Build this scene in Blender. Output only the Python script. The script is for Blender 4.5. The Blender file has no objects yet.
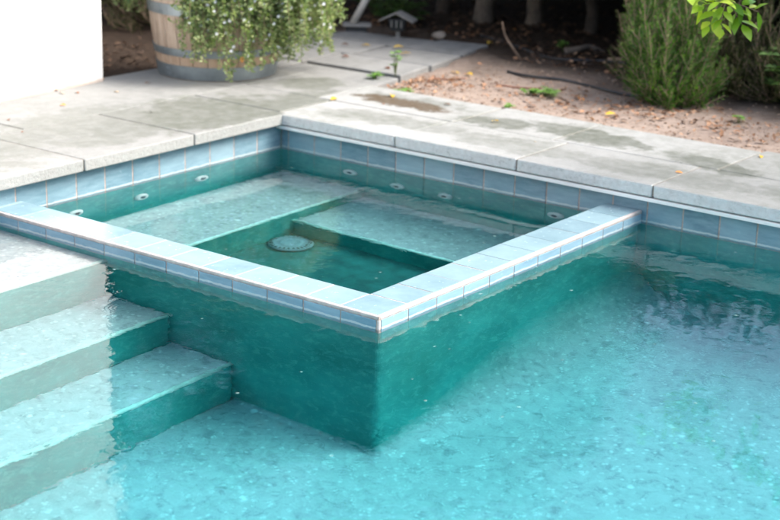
import bpy, bmesh, math, random
import numpy as np
from mathutils import Vector, Matrix

random.seed(7)
rng = np.random.default_rng(11)
SC = bpy.context.scene
COL = SC.collection

# ------------------------------------------------------------------ dimensions (metres, water level z = 0)
T = 0.1555                      # tile pitch
U, V = 1.889, 1.706             # outer corner of the spa wall
AW = 0.165                      # width of the spa wall
HA = 0.046                      # top of spa wall above water
HB, HC = 0.1143, 0.1657         # underside and top of the coping
OV = 0.04                       # coping overhang
U0, V0 = 0.044, 0.165           # first tile joints
C0, D0, L = 0.056, 0.617, 0.6304
PX, PY = 6.6, -4.55             # far pool extents
FLOOR = -1.02

# ------------------------------------------------------------------ helpers
def tag(o, label=None, cat=None, group=None, kind=None):
    if label: o['label'] = label
    if cat: o['category'] = cat
    if group: o['group'] = group
    if kind: o['kind'] = kind
    return o

def empty(name, loc=(0, 0, 0), rz=0.0):
    o = bpy.data.objects.new(name, None)
    COL.objects.link(o)
    o.location = loc
    o.rotation_euler = (0, 0, rz)
    o.empty_display_size = 0.1
    return o

def obj(name, bm, mat, parent=None, smooth=False, bevel=0.0, seg=2, loc=None):
    me = bpy.data.meshes.new(name)
    if isinstance(bm, bmesh.types.BMesh):
        bm.normal_update()
        bm.to_mesh(me); bm.free()
    else:
        v, f = bm
        me.from_pydata([tuple(p) for p in v], [], f)
        me.update()
    if mat is not None: me.materials.append(mat)
    o = bpy.data.objects.new(name, me)
    COL.objects.link(o)
    if parent: o.parent = parent
    if loc is not None: o.location = loc
    if smooth:
        me.polygons.foreach_set('use_smooth', [True] * len(me.polygons))
    if bevel:
        m = o.modifiers.new('Bevel', 'BEVEL'); m.width = bevel; m.segments = seg
        m.limit_method = 'ANGLE'; m.angle_limit = math.radians(40)
    return o

def bx(bm, x0, x1, y0, y1, z0, z1, rnd=None, lay=None, jig=0.0):
    vs = []
    for z in (z0, z1):
        for x, y in ((x0, y0), (x1, y0), (x1, y1), (x0, y1)):
            vs.append(bm.verts.new((x + random.uniform(-jig, jig), y + random.uniform(-jig, jig), z)))
    fs = [(0, 3, 2, 1), (4, 5, 6, 7), (0, 1, 5, 4), (1, 2, 6, 5), (2, 3, 7, 6), (3, 0, 4, 7)]
    for f in fs:
        fc = bm.faces.new([vs[i] for i in f])
        if lay is not None: fc[lay] = rnd
    return vs

def tube(bm, pts, radii, n=8, cap=True):
    pts = [Vector(p) for p in pts]
    rings = []
    up = Vector((0, 0, 1))
    prev = None
    for i, p in enumerate(pts):
        d = (pts[min(i + 1, len(pts) - 1)] - pts[max(i - 1, 0)]).normalized()
        if prev is None:
            a = d.cross(up)
            if a.length < 1e-3: a = d.cross(Vector((1, 0, 0)))
            a.normalize()
        else:
            a = (prev - d * prev.dot(d)).normalized()
        prev = a
        b = d.cross(a)
        r = radii[i] if hasattr(radii, '__len__') else radii
        rings.append([bm.verts.new(p + (a * math.cos(t) + b * math.sin(t)) * r)
                      for t in [2 * math.pi * k / n for k in range(n)]])
    for i in range(len(rings) - 1):
        for k in range(n):
            bm.faces.new((rings[i][k], rings[i][(k + 1) % n], rings[i + 1][(k + 1) % n], rings[i + 1][k]))
    if cap:
        bm.faces.new(rings[0][::-1]); bm.faces.new(rings[-1])

def lathe(bm, prof, n=48, c=(0, 0, 0), close=False):
    rings = []
    for r, z in prof:
        rings.append([bm.verts.new((c[0] + r * math.cos(2 * math.pi * k / n), c[1] + r * math.sin(2 * math.pi * k / n), c[2] + z)) for k in range(n)])
    m = len(rings)
    for i in range(m if close else m - 1):
        a, b = rings[i], rings[(i + 1) % m]
        for k in range(n):
            bm.faces.new((a[k], a[(k + 1) % n], b[(k + 1) % n], b[k]))
    if not close:
        if prof[0][0] > 1e-6: bm.faces.new(rings[0][::-1])
        if prof[-1][0] > 1e-6: bm.faces.new(rings[-1])

def leafmesh(name, P, D, N, Ls, Ws, mat, parent=None, shape='kite', rnd=None, fold=0.25):
    """many small leaves in one mesh. P base points, D direction, N leaf normal, Ls length, Ws width"""
    P = np.asarray(P, float); D = np.asarray(D, float); N = np.asarray(N, float)
    D /= np.linalg.norm(D, axis=1)[:, None] + 1e-9
    S = np.cross(D, N); S /= np.linalg.norm(S, axis=1)[:, None] + 1e-9
    N = np.cross(S, D)
    Ls = np.asarray(Ls)[:, None]; Ws = np.asarray(Ws)[:, None]
    n = len(P)
    if shape == 'kite':
        pts = np.stack([P, P + D * Ls * .45 + S * Ws * .5 + N * Ws * fold, P + D * Ls, P + D * Ls * .45 - S * Ws * .5 + N * Ws * fold], 1)
        base = np.arange(n)[:, None] * 4
        tri = np.concatenate([base + [0, 1, 2], base + [0, 2, 3]], 1).reshape(-1)
        per, k = 4, 2
    elif shape == 'leaf':
        prof = [(.0, .0, 0), (.22, .36, .02), (.5, .5, .05), (.8, .28, .0), (1, 0, -.06)]
        cols = []
        for s, w, h in prof:
            c = P + D * Ls * s + N * Ls * h
            if w == 0: cols.append(c)
            else:
                cols.append(c + S * Ws * w + N * Ws * fold * w)
                cols.append(c)
                cols.append(c - S * Ws * w + N * Ws * fold * w)
        pts = np.stack(cols, 1)      # 11 points: 0 | 1 2 3 | 4 5 6 | 7 8 9 | 10
        t = [(0, 2, 1), (0, 3, 2), (1, 2, 5), (1, 5, 4), (2, 3, 6), (2, 6, 5), (4, 5, 8), (4, 8, 7), (5, 6, 9), (5, 9, 8), (7, 8, 10), (8, 9, 10)]
        per, k = 11, len(t)
        base = np.arange(n)[:, None] * per
        tri = (base + np.array(t).reshape(-1)[None]).reshape(-1)
    me = bpy.data.meshes.new(name)
    nv = n * per; nt = n * k
    me.vertices.add(nv); me.vertices.foreach_set('co', pts.reshape(-1))
    me.loops.add(nt * 3); me.loops.foreach_set('vertex_index', tri.astype(np.int32))
    me.polygons.add(nt)
    me.polygons.foreach_set('loop_start', np.arange(0, nt * 3, 3, dtype=np.int32))
    me.polygons.foreach_set('loop_total', np.full(nt, 3, np.int32))
    me.update(calc_edges=True)
    if rnd is None: rnd = rng.random(n)
    a = me.attributes.new('rnd', 'FLOAT', 'FACE')
    a.data.foreach_set('value', np.repeat(rnd, k).astype(np.float32))
    if shape == 'leaf':
        me.polygons.foreach_set('use_smooth', [True] * nt)
    me.materials.append(mat)
    o = bpy.data.objects.new(name, me); COL.objects.link(o)
    if parent: o.parent = parent
    return o

# ------------------------------------------------------------------ materials
class NT:
    def __init__(s, name):
        s.m = bpy.data.materials.new(name); s.m.use_nodes = True
        s.t = s.m.node_tree; s.t.nodes.clear()
        s.out = s.t.nodes.new('ShaderNodeOutputMaterial')
    def n(s, typ, **kw):
        nd = s.t.nodes.new(typ)
        for k, v in kw.items():
            if k.startswith('_'):
                setattr(nd, k[1:], v)
            else:
                key = k.replace('__', ' ')
                if isinstance(v, bpy.types.NodeSocket): s.t.links.new(v, nd.inputs[key])
                else: nd.inputs[key].default_value = v
        return nd
    def link(s, a, b): s.t.links.new(a, b)
    def coord(s): return s.n('ShaderNodeTexCoord').outputs['Object']
    def noise(s, scale, detail=4, rough=.55, vec=None, dist=0.0):
        nd = s.n('ShaderNodeTexNoise', Scale=scale, Detail=detail, Roughness=rough, Distortion=dist)
        s.link(vec if vec is not None else s.coord(), nd.inputs['Vector'])
        return nd.outputs['Fac']
    def ramp(s, fac, stops, interp='LINEAR'):
        nd = s.n('ShaderNodeValToRGB'); s.link(fac, nd.inputs['Fac'])
        cr = nd.color_ramp; cr.interpolation = interp
        while len(cr.elements) < len(stops): cr.elements.new(.5)
        for e, (p, c) in zip(cr.elements, stops):
            e.position = p
            e.color = (c, c, c, 1) if not hasattr(c, '__len__') else (*c, 1)
        return nd.outputs['Color']
    def mix(s, fac, a, b, blend='MIX'):
        nd = s.t.nodes.new('ShaderNodeMix'); nd.data_type = 'RGBA'; nd.blend_type = blend
        for sock, v in ((nd.inputs[0], fac), (nd.inputs[6], a), (nd.inputs[7], b)):
            if isinstance(v, bpy.types.NodeSocket): s.link(v, sock)
            else: sock.default_value = v if not hasattr(v, '__len__') else (*v[:3], 1)
        return nd.outputs[2]
    def math(s, op, a, b=0.0, clamp=False):
        nd = s.t.nodes.new('ShaderNodeMath'); nd.operation = op; nd.use_clamp = clamp
        for i, v in enumerate((a, b)):
            if isinstance(v, bpy.types.NodeSocket): s.link(v, nd.inputs[i])
            else: nd.inputs[i].default_value = v
        return nd.outputs[0]
    def bump(s, h, strength=.5, dist=.01, normal=None):
        nd = s.n('ShaderNodeBump', Strength=strength, Distance=dist, Height=h)
        if normal is not None: s.link(normal, nd.inputs['Normal'])
        return nd.outputs['Normal']
    def pr(s, color, rough=.6, normal=None, spec=.5, **kw):
        nd = s.n('ShaderNodeBsdfPrincipled', **kw)
        for k, v in (('Base Color', color), ('Roughness', rough), ('Specular IOR Level', spec)):
            if isinstance(v, bpy.types.NodeSocket): s.link(v, nd.inputs[k])
            else: nd.inputs[k].default_value = v if not hasattr(v, '__len__') else (*v, 1)
        if normal is not None: s.link(normal, nd.inputs['Normal'])
        return nd
    def done(s, sh):
        s.link(sh, s.out.inputs['Surface']); return s.m
    def attr(s, name='rnd'):
        return s.n('ShaderNodeAttribute', _attribute_name=name).outputs['Fac']

def stain_mask(b, vec, spots):
    """soft elongated patches at fixed places: (cx, cy, rx, ry, rot, strength)"""
    tot = None
    wob = b.noise(6, 10, .78, vec)
    for cx, cy, rx, ry, rot, st in spots:
        mp = b.n('ShaderNodeMapping', _vector_type='TEXTURE')
        b.link(vec, mp.inputs['Vector'])
        mp.inputs['Location'].default_value = (cx, cy, 0)
        mp.inputs['Rotation'].default_value = (0, 0, rot)
        mp.inputs['Scale'].default_value = (rx, ry, 100)
        ln = b.n('ShaderNodeVectorMath', _operation='LENGTH'); b.link(mp.outputs[0], ln.inputs[0])
        d = b.math('ADD', ln.outputs['Value'], b.math('MULTIPLY', b.math('SUBTRACT', wob, .5), 3.2))
        m = b.math('MULTIPLY', b.math('MULTIPLY', b.math('SUBTRACT', 1.15, d, True), 3.2, True), b.math('MULTIPLY', b.ramp(b.noise(38, 6, .75, vec), [(.3, .7), (.6, 1.)]), st))
        tot = m if tot is None else b.math('MAXIMUM', tot, m)
    return tot

def mat_stone(name, light, mid, stain, spots, brown=None, cut=None):
    b = NT(name); v = b.coord()
    n1 = b.noise(2.2, 6, .6, v); n2 = b.noise(17, 6, .65, v); n3 = b.noise(160, 3, .6, v)
    c = b.ramp(n1, [(.35, mid), (.6, light)])
    c = b.mix(b.ramp(n2, [(.42, 0.), (.62, .55)]), c, tuple(min(1, x * 1.18) for x in light))
    r = b.attr()
    c = b.mix(b.math('MULTIPLY', r, .35), c, tuple(x * .72 for x in mid))
    st = stain_mask(b, v, spots)
    c = b.mix(b.math('MULTIPLY', st, b.ramp(n2, [(.3, 1.), (.7, .55)])), c, stain)
    if brown:
        c = b.mix(stain_mask(b, v, brown), c, (.085, .06, .035))
    c = b.mix(b.ramp(n3, [(.3, .35), (.45, 0.)]), c, tuple(x * .55 for x in mid))
    # rough white chipping on cut edges, with each side's light balanced into its colour
    g = b.n('ShaderNodeNewGeometry'); sp = b.n('ShaderNodeSeparateXYZ'); b.link(g.outputs['Normal'], sp.inputs[0])
    side = b.math('SUBTRACT', 1.0, b.math('ABSOLUTE', sp.outputs['Z']), True)
    po_ = b.n('ShaderNodeSeparateXYZ'); b.link(v, po_.inputs[0])
    if cut == 'x': side = b.math('MULTIPLY', side, b.math('GREATER_THAN', po_.outputs['X'], OV - .012))
    elif cut == 'y': side = b.math('MULTIPLY', side, b.math('LESS_THAN', po_.outputs['Y'], -OV + .012))
    else: side = b.math('MULTIPLY', side, 0.0)
    pit = b.noise(60, 5, .7, v)
    c = b.mix(b.math('MULTIPLY', side, .9), c, b.ramp(pit, [(.26, (.20, .20, .185)), (.36, (.31, .315, .30)), (.7, (.36, .37, .36))] if cut == 'x' else [(.28, (.36, .36, .34)), (.40, (.60, .605, .59)), (.7, (.72, .73, .72))]))
    h = b.math('ADD', b.math('MULTIPLY', n2, 1.2), b.math('ADD', b.math('MULTIPLY', n3, .25), b.math('MULTIPLY', b.math('MULTIPLY', pit, side), 3.0)))
    nm = b.bump(h, .5, .004)
    rgh = b.mix(st, (.78,) * 3, (.55,) * 3)
    return b.done(b.pr(c, rgh, nm, .35).outputs[0])

def mat_simple(name, col, rough=.6, var=.25, scale=12, bs=.2, bd=.004, metal=0.0, spec=.5):
    b = NT(name); v = b.coord(); n = b.noise(scale, 5, .6, v)
    c = b.ramp(n, [(.3, tuple(x * (1 - var) for x in col)), (.7, tuple(min(1, x * (1 + var)) for x in col))])
    return b.done(b.pr(c, rough, b.bump(b.noise(scale * 5, 4, .6, v), bs, bd), spec, Metallic=metal).outputs[0])

def mat_tile(name, lo, hi):
    b = NT(name); v = b.coord(); r = b.attr()
    c = b.ramp(r, [(0, lo), (.55, tuple((x + y) / 2 for x, y in zip(lo, hi))), (1, hi)])
    mp = b.n('ShaderNodeMapping'); b.link(v, mp.inputs['Vector']); mp.inputs['Scale'].default_value = (1, 1, 5)
    c = b.mix(b.ramp(b.noise(9, 5, .65, mp.outputs[0]), [(.35, .0), (.75, .5)]), c, tuple(min(1, x * 1.25 + .03) for x in hi))
    # lime bloom just above the water
    sp = b.n('ShaderNodeSeparateXYZ'); b.link(v, sp.inputs[0])
    z = b.math('ADD', sp.outputs['Z'], b.math('MULTIPLY', b.noise(25, 4, .6, v), .012))
    band = b.math('MULTIPLY', b.math('LESS_THAN', b.math('ABSOLUTE', b.math('SUBTRACT', z, .010)), .0035), .5)
    c = b.mix(band, c, (.62, .66, .64))
    nm = b.bump(b.noise(30, 3, .5, v), .12, .002)
    return b.done(b.pr(c, b.ramp(b.noise(40, 3, .5, v), [(.3, .12), (.8, .32)]), nm, .5).outputs[0])

def mat_plaster(name):
    b = NT(name); v = b.coord()
    n1 = b.noise(3.2, 5, .6, v); n2 = b.noise(26, 5, .7, v, .6)
    vo = b.n('ShaderNodeTexVoronoi', Scale=32.0); b.link(v, vo.inputs['Vector'])
    vo2 = b.n('ShaderNodeTexVoronoi', Scale=14.0, _feature='F1'); b.link(v, vo2.inputs['Vector'])
    c = b.ramp(n1, [(.3, PL[0]), (.7, PL[1])])
    c = b.mix(b.ramp(n2, [(.4, .0), (.62, .55)]), c, PL[2])
    c = b.mix(b.ramp(n2, [(.28, .75), (.44, .0)]), c, PL[3])
    c = b.mix(b.ramp(vo.outputs['Distance'], [(.11, .5), (.3, .0)]), c, PL[4])
    c = b.mix(b.math('MULTIPLY', b.ramp(vo2.outputs['Distance'], [(.10, 1.), (.22, .0)]), b.ramp(b.noise(5, 3, .5, v), [(.5, 0.), (.62, .8)])), c, PL[4])
    # top light painted in by normal: flat faces pale, upright faces dark green
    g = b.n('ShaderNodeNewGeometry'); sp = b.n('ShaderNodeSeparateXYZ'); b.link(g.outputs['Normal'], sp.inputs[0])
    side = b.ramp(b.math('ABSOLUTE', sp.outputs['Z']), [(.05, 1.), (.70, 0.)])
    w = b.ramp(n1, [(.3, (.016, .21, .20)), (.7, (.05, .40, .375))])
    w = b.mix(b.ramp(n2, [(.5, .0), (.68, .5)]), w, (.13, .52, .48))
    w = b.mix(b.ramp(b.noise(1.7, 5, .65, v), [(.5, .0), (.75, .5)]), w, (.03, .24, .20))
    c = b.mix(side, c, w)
    nm = b.bump(b.noise(90, 4, .6, v), .4, .003)
    return b.done(b.pr(c, .7, nm, .3).outputs[0])
PL = [(.275, .30, .31), (.35, .37, .38), (.47, .49, .50), (.16, .19, .205), (.68, .72, .72)]
PLK = .9

def mat_leaf(name, stops, trans=.3, rough=.5, tcol=None):
    b = NT(name); r = b.attr()
    c = b.ramp(r, stops)
    p = b.pr(c, rough, None, .4)
    tr = b.n('ShaderNodeBsdfTranslucent')
    b.link(b.mix(1.0, c, tcol or (1.0, 1.25, .5), 'MULTIPLY'), tr.inputs['Color'])
    mx = b.n('ShaderNodeMixShader', Fac=trans); b.link(p.outputs[0], mx.inputs[1]); b.link(tr.outputs[0], mx.inputs[2])
    return b.done(mx.outputs[0])

def mat_water():
    b = NT('pool_water_surface')
    v = b.coord()
    n1 = b.noise(2.6, 3, .5, v, .3); n2 = b.noise(11, 3, .5, v, .8); n3 = b.noise(34, 2, .5, v, 1.0)
    vo = b.n('ShaderNodeTexVoronoi', Scale=7.0, _feature='F1'); b.link(v, vo.inputs['Vector'])
    ring = b.math('SINE', b.math('MULTIPLY', vo.outputs['Distance'], 70.0))
    fade = b.ramp(vo.outputs['Distance'], [(.05, 1.), (.42, 0.)])
    patch = b.ramp(b.noise(1.3, 3, .5, v), [(.42, .15), (.62, 1.)])
    vs = b.n('ShaderNodeTexVoronoi', Scale=24.0, _feature='F1'); b.link(v, vs.inputs['Vector'])
    rr = b.math('MULTIPLY', b.math('MULTIPLY', ring, fade), b.math('MULTIPLY', patch, .00010))
    h = b.math('ADD', b.math('MULTIPLY', n1, .0010), b.math('ADD', b.math('MULTIPLY', b.math('MULTIPLY', n2, patch), .0006), b.math('MULTIPLY', b.math('MULTIPLY', n3, patch), .00028)))
    h = b.math('ADD', b.math('ADD', h, rr), b.math('MULTIPLY', b.math('MULTIPLY', b.math('MULTIPLY', vs.outputs['Distance'], vs.outputs['Distance']), patch), .0006))
    nm = b.bump(h, 1.0, 1.0)
    g = b.n('ShaderNodeBsdfGlass', Roughness=0.0, IOR=1.333, Color=(1, 1, 1, 1), Normal=nm)
    b.link(g.outputs[0], b.out.inputs['Surface'])
    a = b.n('ShaderNodeVolumeAbsorption', Color=(*WATER[:3], 1), Density=WATER[3])
    b.link(a.outputs[0], b.out.inputs['Volume'])
    return b.m
WATER = (.0, .89, .95, .62)

def mat_soil():
    b = NT('dry_soil'); v = b.coord()
    n1 = b.noise(1.6, 6, .6, v); n2 = b.noise(22, 6, .7, v); n3 = b.noise(110, 4, .7, v)
    c = b.ramp(n1, [(.3, (.25, .197, .165)), (.7, (.35, .285, .237))])
    c = b.mix(b.ramp(n2, [(.35, .6), (.55, 0.)]), c, (.16, .115, .088))
    c = b.mix(b.ramp(n3, [(.55, .0), (.75, .6)]), c, (.50, .40, .32))
    # leaf mould, with the shade under trees and by the house painted in
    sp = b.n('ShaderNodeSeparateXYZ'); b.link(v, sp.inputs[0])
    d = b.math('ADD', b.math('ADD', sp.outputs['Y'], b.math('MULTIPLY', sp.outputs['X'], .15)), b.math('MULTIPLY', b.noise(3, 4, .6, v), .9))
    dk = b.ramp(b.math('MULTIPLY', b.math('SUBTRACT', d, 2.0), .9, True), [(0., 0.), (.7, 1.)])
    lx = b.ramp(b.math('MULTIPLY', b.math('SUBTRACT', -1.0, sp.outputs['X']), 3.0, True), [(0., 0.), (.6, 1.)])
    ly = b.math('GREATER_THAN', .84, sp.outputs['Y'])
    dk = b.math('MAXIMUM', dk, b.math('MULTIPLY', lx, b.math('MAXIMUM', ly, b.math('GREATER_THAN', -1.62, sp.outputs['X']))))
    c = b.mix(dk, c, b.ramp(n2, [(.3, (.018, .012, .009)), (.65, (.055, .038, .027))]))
    nm = b.bump(b.math('ADD', n2, b.math('MULTIPLY', n3, .5)), .8, .012)
    return b.done(b.pr(c, .9, nm, .2).outputs[0])

M = {}
left_spots = [(-.22, -.25, .30, .42, .3, .95), (-.05, .22, .2, .35, .2, .8), (-.4, -1.55, .34, .5, .2, .6), (-.45, -.75, .28, .38, 0, .6), (-.18, -.85, .12, .3, 0, .6), (-.35, .62, .16, .2, .4, .8), (-.7, .45, .2, .1, .3, .4)]
right_spots = [(.30, .60, .3, .12, 0, .6), (.86, .52, .20, .11, .2, .95), (1.28, .56, .34, .12, -.15, 1.0), (1.95, .44, .26, .09, -.3, .95), (.5, .2, .4, .11, 0, .55), (1.2, .18, .4, .12, 0, .5), (1.9, .16, .45, .12, 0, .5), (2.7, .2, .5, .12, 0, .5), (2.6, .6, .4, .12, 0, .7), (3.5, .3, .5, .3, 0, .5)]
M['deckL'] = mat_stone('weathered_concrete_paving', (.255, .260, .253), (.20, .206, .197), (.098, .108, .084), left_spots, cut='x')
M['deckR'] = mat_stone('weathered_limestone_coping', (.295, .303, .296), (.22, .23, .212), (.085, .095, .07), right_spots,
                       brown=[(.30, .56, .30, .085, -.06, 1.0)], cut='y')
M['flag'] = mat_stone('bluestone_flags', (.235, .24, .235), (.175, .18, .178), (.12, .12, .11), [(-.9, 1.2, .4, .3, 0, .4)])
M['mortar'] = mat_simple('sandy_mortar', (.20, .185, .16), .9, .3, 30)
M['tile'] = mat_tile('blue_glazed_tile', (.11, .205, .26), (.235, .345, .40))
M['tile_top'] = mat_tile('pale_blue_glazed_tile', (.165, .265, .31), (.23, .345, .385))
M['tile_face'] = mat_tile('blue_glazed_face_tile', (.13, .25, .33), (.23, .36, .45))
M['grout'] = mat_simple('pinkish_grout', (.40, .32, .28), .85, .35, 40)
M['grout_edge'] = mat_simple('white_edge_grout', (.48, .43, .41), .7, .2, 40)
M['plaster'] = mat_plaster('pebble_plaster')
M['shaded_plaster'] = mat_simple('shaded_footwell_plaster', (.02, .125, .118), .7, .35, 12)  # footwell shade and depth put into a darker copy of the plaster
M['water'] = mat_water()
M['nosing'] = mat_simple('calcium_highlight_edge', (.50, .66, .62), .7, .2, 30)  # calcium line plus a painted edge highlight along the noses
M['soil'] = mat_soil()
def mat_stucco():
    b = NT('white_stucco'); v = b.coord()
    sp = b.n('ShaderNodeSeparateXYZ'); b.link(v, sp.inputs[0])
    z = b.math('ADD', sp.outputs['Z'], b.math('MULTIPLY', b.noise(6, 5, .6, v), -.05))
    c = b.ramp(b.noise(2, 4, .5, v), [(.3, (.80, .80, .79)), (.7, (.85, .85, .84))])
    c = b.mix(b.ramp(z, [(.146, .75), (.170, .0)]), c, (.34, .24, .17))
    return b.done(b.pr(c, .85, b.bump(b.noise(70, 5, .65, v), .5, .004), .2).outputs[0])
M['stucco'] = mat_stucco()
M['alu'] = mat_simple('white_aluminium', (.78, .78, .76), .35, .06, 8, .05, .001)
M['jet'] = mat_simple('white_plastic', (.74, .76, .75), .4, .08, 30)
M['drain'] = mat_simple('grey_plastic_grate', (.22, .25, .28), .5, .15, 60)
M['glint_disc'] = None

def mat_wood():
    b = NT('weathered_oak'); v = b.coord()
    mp = b.n('ShaderNodeMapping'); b.link(v, mp.inputs['Vector']); mp.inputs['Scale'].default_value = (9, 9, 1.2)
    n1 = b.noise(3.5, 8, .65, mp.outputs[0], .8); n2 = b.noise(14, 5, .6, mp.outputs[0])
    r = b.attr()
    c = b.ramp(n1, [(.28, (.30, .21, .15)), (.5, (.46, .36, .28)), (.72, (.56, .46, .37))])
    c = b.mix(b.math('MULTIPLY', r, .6), c, (.36, .27, .20))
    c = b.mix(b.ramp(n2, [(.6, 0.), (.75, .4)]), c, (.24, .17, .12))
    sp = b.n('ShaderNodeSeparateXYZ'); b.link(v, sp.inputs[0])
    c = b.mix(b.math('MULTIPLY', b.math('LESS_THAN', sp.outputs['Z'], .16), .35), c, (.47, .30, .18))
    return b.done(b.pr(c, .75, b.bump(n1, .4, .004), .3).outputs[0])
M['wood'] = mat_wood()
M['hoop'] = mat_simple('galvanised_steel', (.25, .29, .31), .45, .25, 9, .15, .002, .65)
M['bark'] = mat_simple('grey_brown_bark', (.095, .075, .06), .9, .4, 14, .9, .02)
M['bark_pale'] = mat_simple('pale_bark', (.19, .155, .125), .9, .3, 14, .8, .02)
M['twig'] = mat_simple('dry_twig', (.24, .17, .12), .85, .3, 30, .4, .004)
M['redtwig'] = mat_simple('red_brown_twig', (.19, .085, .055), .8, .3, 30, .4, .004)
M['green_stem'] = mat_simple('green_stem', (.14, .17, .06), .7, .25, 30)
M['rubber'] = mat_simple('black_irrigation_tube', (.028, .028, .03), .45, .4, 20)
M['black'] = mat_simple('black_painted_metal', (.03, .033, .036), .5, .35, 15)
M['pale'] = mat_simple('pale_painted_metal', (.50, .485, .44), .5, .1, 15)
M['hood'] = mat_simple('weathered_grey_metal', (.27, .265, .25), .5, .2, 15)
M['stone'] = mat_simple('garden_stone', (.33, .28, .23), .9, .25, 20, .6, .01)
M['clod'] = mat_simple('soil_clods', (.30, .22, .165), .95, .45, 25, .6, .01)
M['petal'] = mat_leaf('white_petals', [(0, (.62, .66, .78)), (.5, (.80, .82, .86)), (1, (.85, .85, .86))], .3, .6, (1, 1, 1))
M['rose_leaf'] = mat_leaf('rosemary_leaf', [(0, (.02, .06, .012)), (.5, (.06, .15, .022)), (.85, (.14, .27, .04)), (1, (.24, .38, .08))], .35, .5)
M['dark_rose'] = mat_leaf('dark_needle_leaf', [(0, (.02, .03, .01)), (.6, (.06, .08, .022)), (1, (.20, .23, .08))], .25, .6)
M['trail_leaf'] = mat_leaf('trailing_leaf', [(0, (.07, .11, .045)), (.45, (.17, .235, .095)), (.75, (.27, .345, .15)), (1, (.42, .45, .22))], .35, .5)
M['tree_leaf'] = mat_leaf('evergreen_leaf', [(0, (.016, .032, .010)), (.6, (.035, .065, .016)), (1, (.07, .11, .03))], .15, .55)
M['bright_leaf'] = mat_leaf('young_glossy_leaf', [(0, (.05, .14, .02)), (.35, (.13, .28, .03)), (.7, (.30, .46, .05)), (1, (.46, .56, .07))], .45, .28, (1.1, 1.2, .35))
M['weed'] = mat_leaf('weed_leaf', [(0, (.10, .22, .04)), (1, (.22, .40, .09))], .3, .5)
M['ivy'] = mat_leaf('dark_ground_leaf', [(0, (.025, .06, .015)), (1, (.09, .17, .04))], .2, .5)
M['litter'] = mat_leaf('brown_dead_leaf', [(0, (.09, .045, .025)), (.4, (.22, .115, .06)), (.8, (.34, .19, .11)), (1, (.45, .30, .19))], .1, .7, (1.2, .9, .6))
M['mulch'] = mat_leaf('dark_mulch_leaf', [(0, (.025, .015, .01)), (.6, (.075, .045, .028)), (1, (.17, .10, .06))], .05, .8, (1.2, .9, .6))
M['yellow'] = mat_leaf('yellow_dead_leaf', [(0, (.62, .40, .04)), (1, (.74, .52, .08))], .25, .5, (1.1, .95, .4))
M['brown'] = mat_leaf('russet_dead_leaf', [(0, (.13, .055, .03)), (1, (.24, .10, .045))], .15, .6, (1.2, .9, .5))
M['orange'] = mat_leaf('orange_dead_leaf', [(0, (.62, .27, .06)), (1, (.66, .30, .09))], .2, .6, (1.2, .9, .5))
M['tan'] = mat_leaf('tan_dead_leaf', [(0, (.50, .37, .22)), (1, (.55, .42, .28))], .2, .6, (1.1, .95, .7))
M['black_leaf'] = mat_leaf('blackened_leaf', [(0, (.06, .04, .03)), (1, (.08, .05, .04))], .05, .6, (1, 1, 1))

# ------------------------------------------------------------------ setting: ground sheet (with the pool let into it)
def hgt(x, y):
    h = .02 * math.sin(x * 1.7 + .4) * math.cos(y * 1.3) + .012 * math.sin(x * 5.1 + y * 3.3) * math.sin(y * 4.7 - x)
    h += .006 * math.sin(x * 17 + y * 9) * math.sin(y * 15 - x * 6)
    return h
SOIL = 0.128
def soilz(x, y):
    if y < .7 and x > -1.1: return .07
    if -1.66 < x < -.1 and y < 2.4 and x < -.1 - (y - .9) * .22: return .112
    amp = min(1, max(0, (y - .7) / .4)) if x > -1.1 else .6
    return SOIL + hgt(x, y) * amp + .012 * amp
xs = [-80, -40, -20, -10, -6, -4, -3] + [round(-2.6 + .06 * i, 3) for i in range(111)] + [4.5, 5.5, PX + .3, 9, 14, 25, 45, 80]
xs = sorted(set([x for x in xs] + [-.3]))
ys = [-80, -40, -20, -10, PY - .3, -3, -2, -1, -.3, .2, .3] + [round(.5 + .06 * i, 3) for i in range(72)] + [5.2, 6, 8, 12, 20, 40, 80]
bm = bmesh.new()
G = {}
for i, x in enumerate(xs):
    for j, y in enumerate(ys):
        z = soilz(x, y) if (-3 < x < 5 and y < 5) else (.1 if y < .5 else SOIL)
        if y < .5 and x > -1.1 and x < PX + .3: z = .07
        G[i, j] = bm.verts.new((x, y, z))
for i in range(len(xs) - 1):
    for j in range(len(ys) - 1):
        if xs[i] >= -.3001 and xs[i + 1] <= PX + .3001 and ys[j] >= PY - .3001 and ys[j + 1] <= .3001: continue
        bm.faces.new((G[i, j], G[i + 1, j], G[i + 1, j + 1], G[i, j + 1]))
tag(obj('ground', bm, M['soil'], smooth=True), kind='structure')

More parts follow.
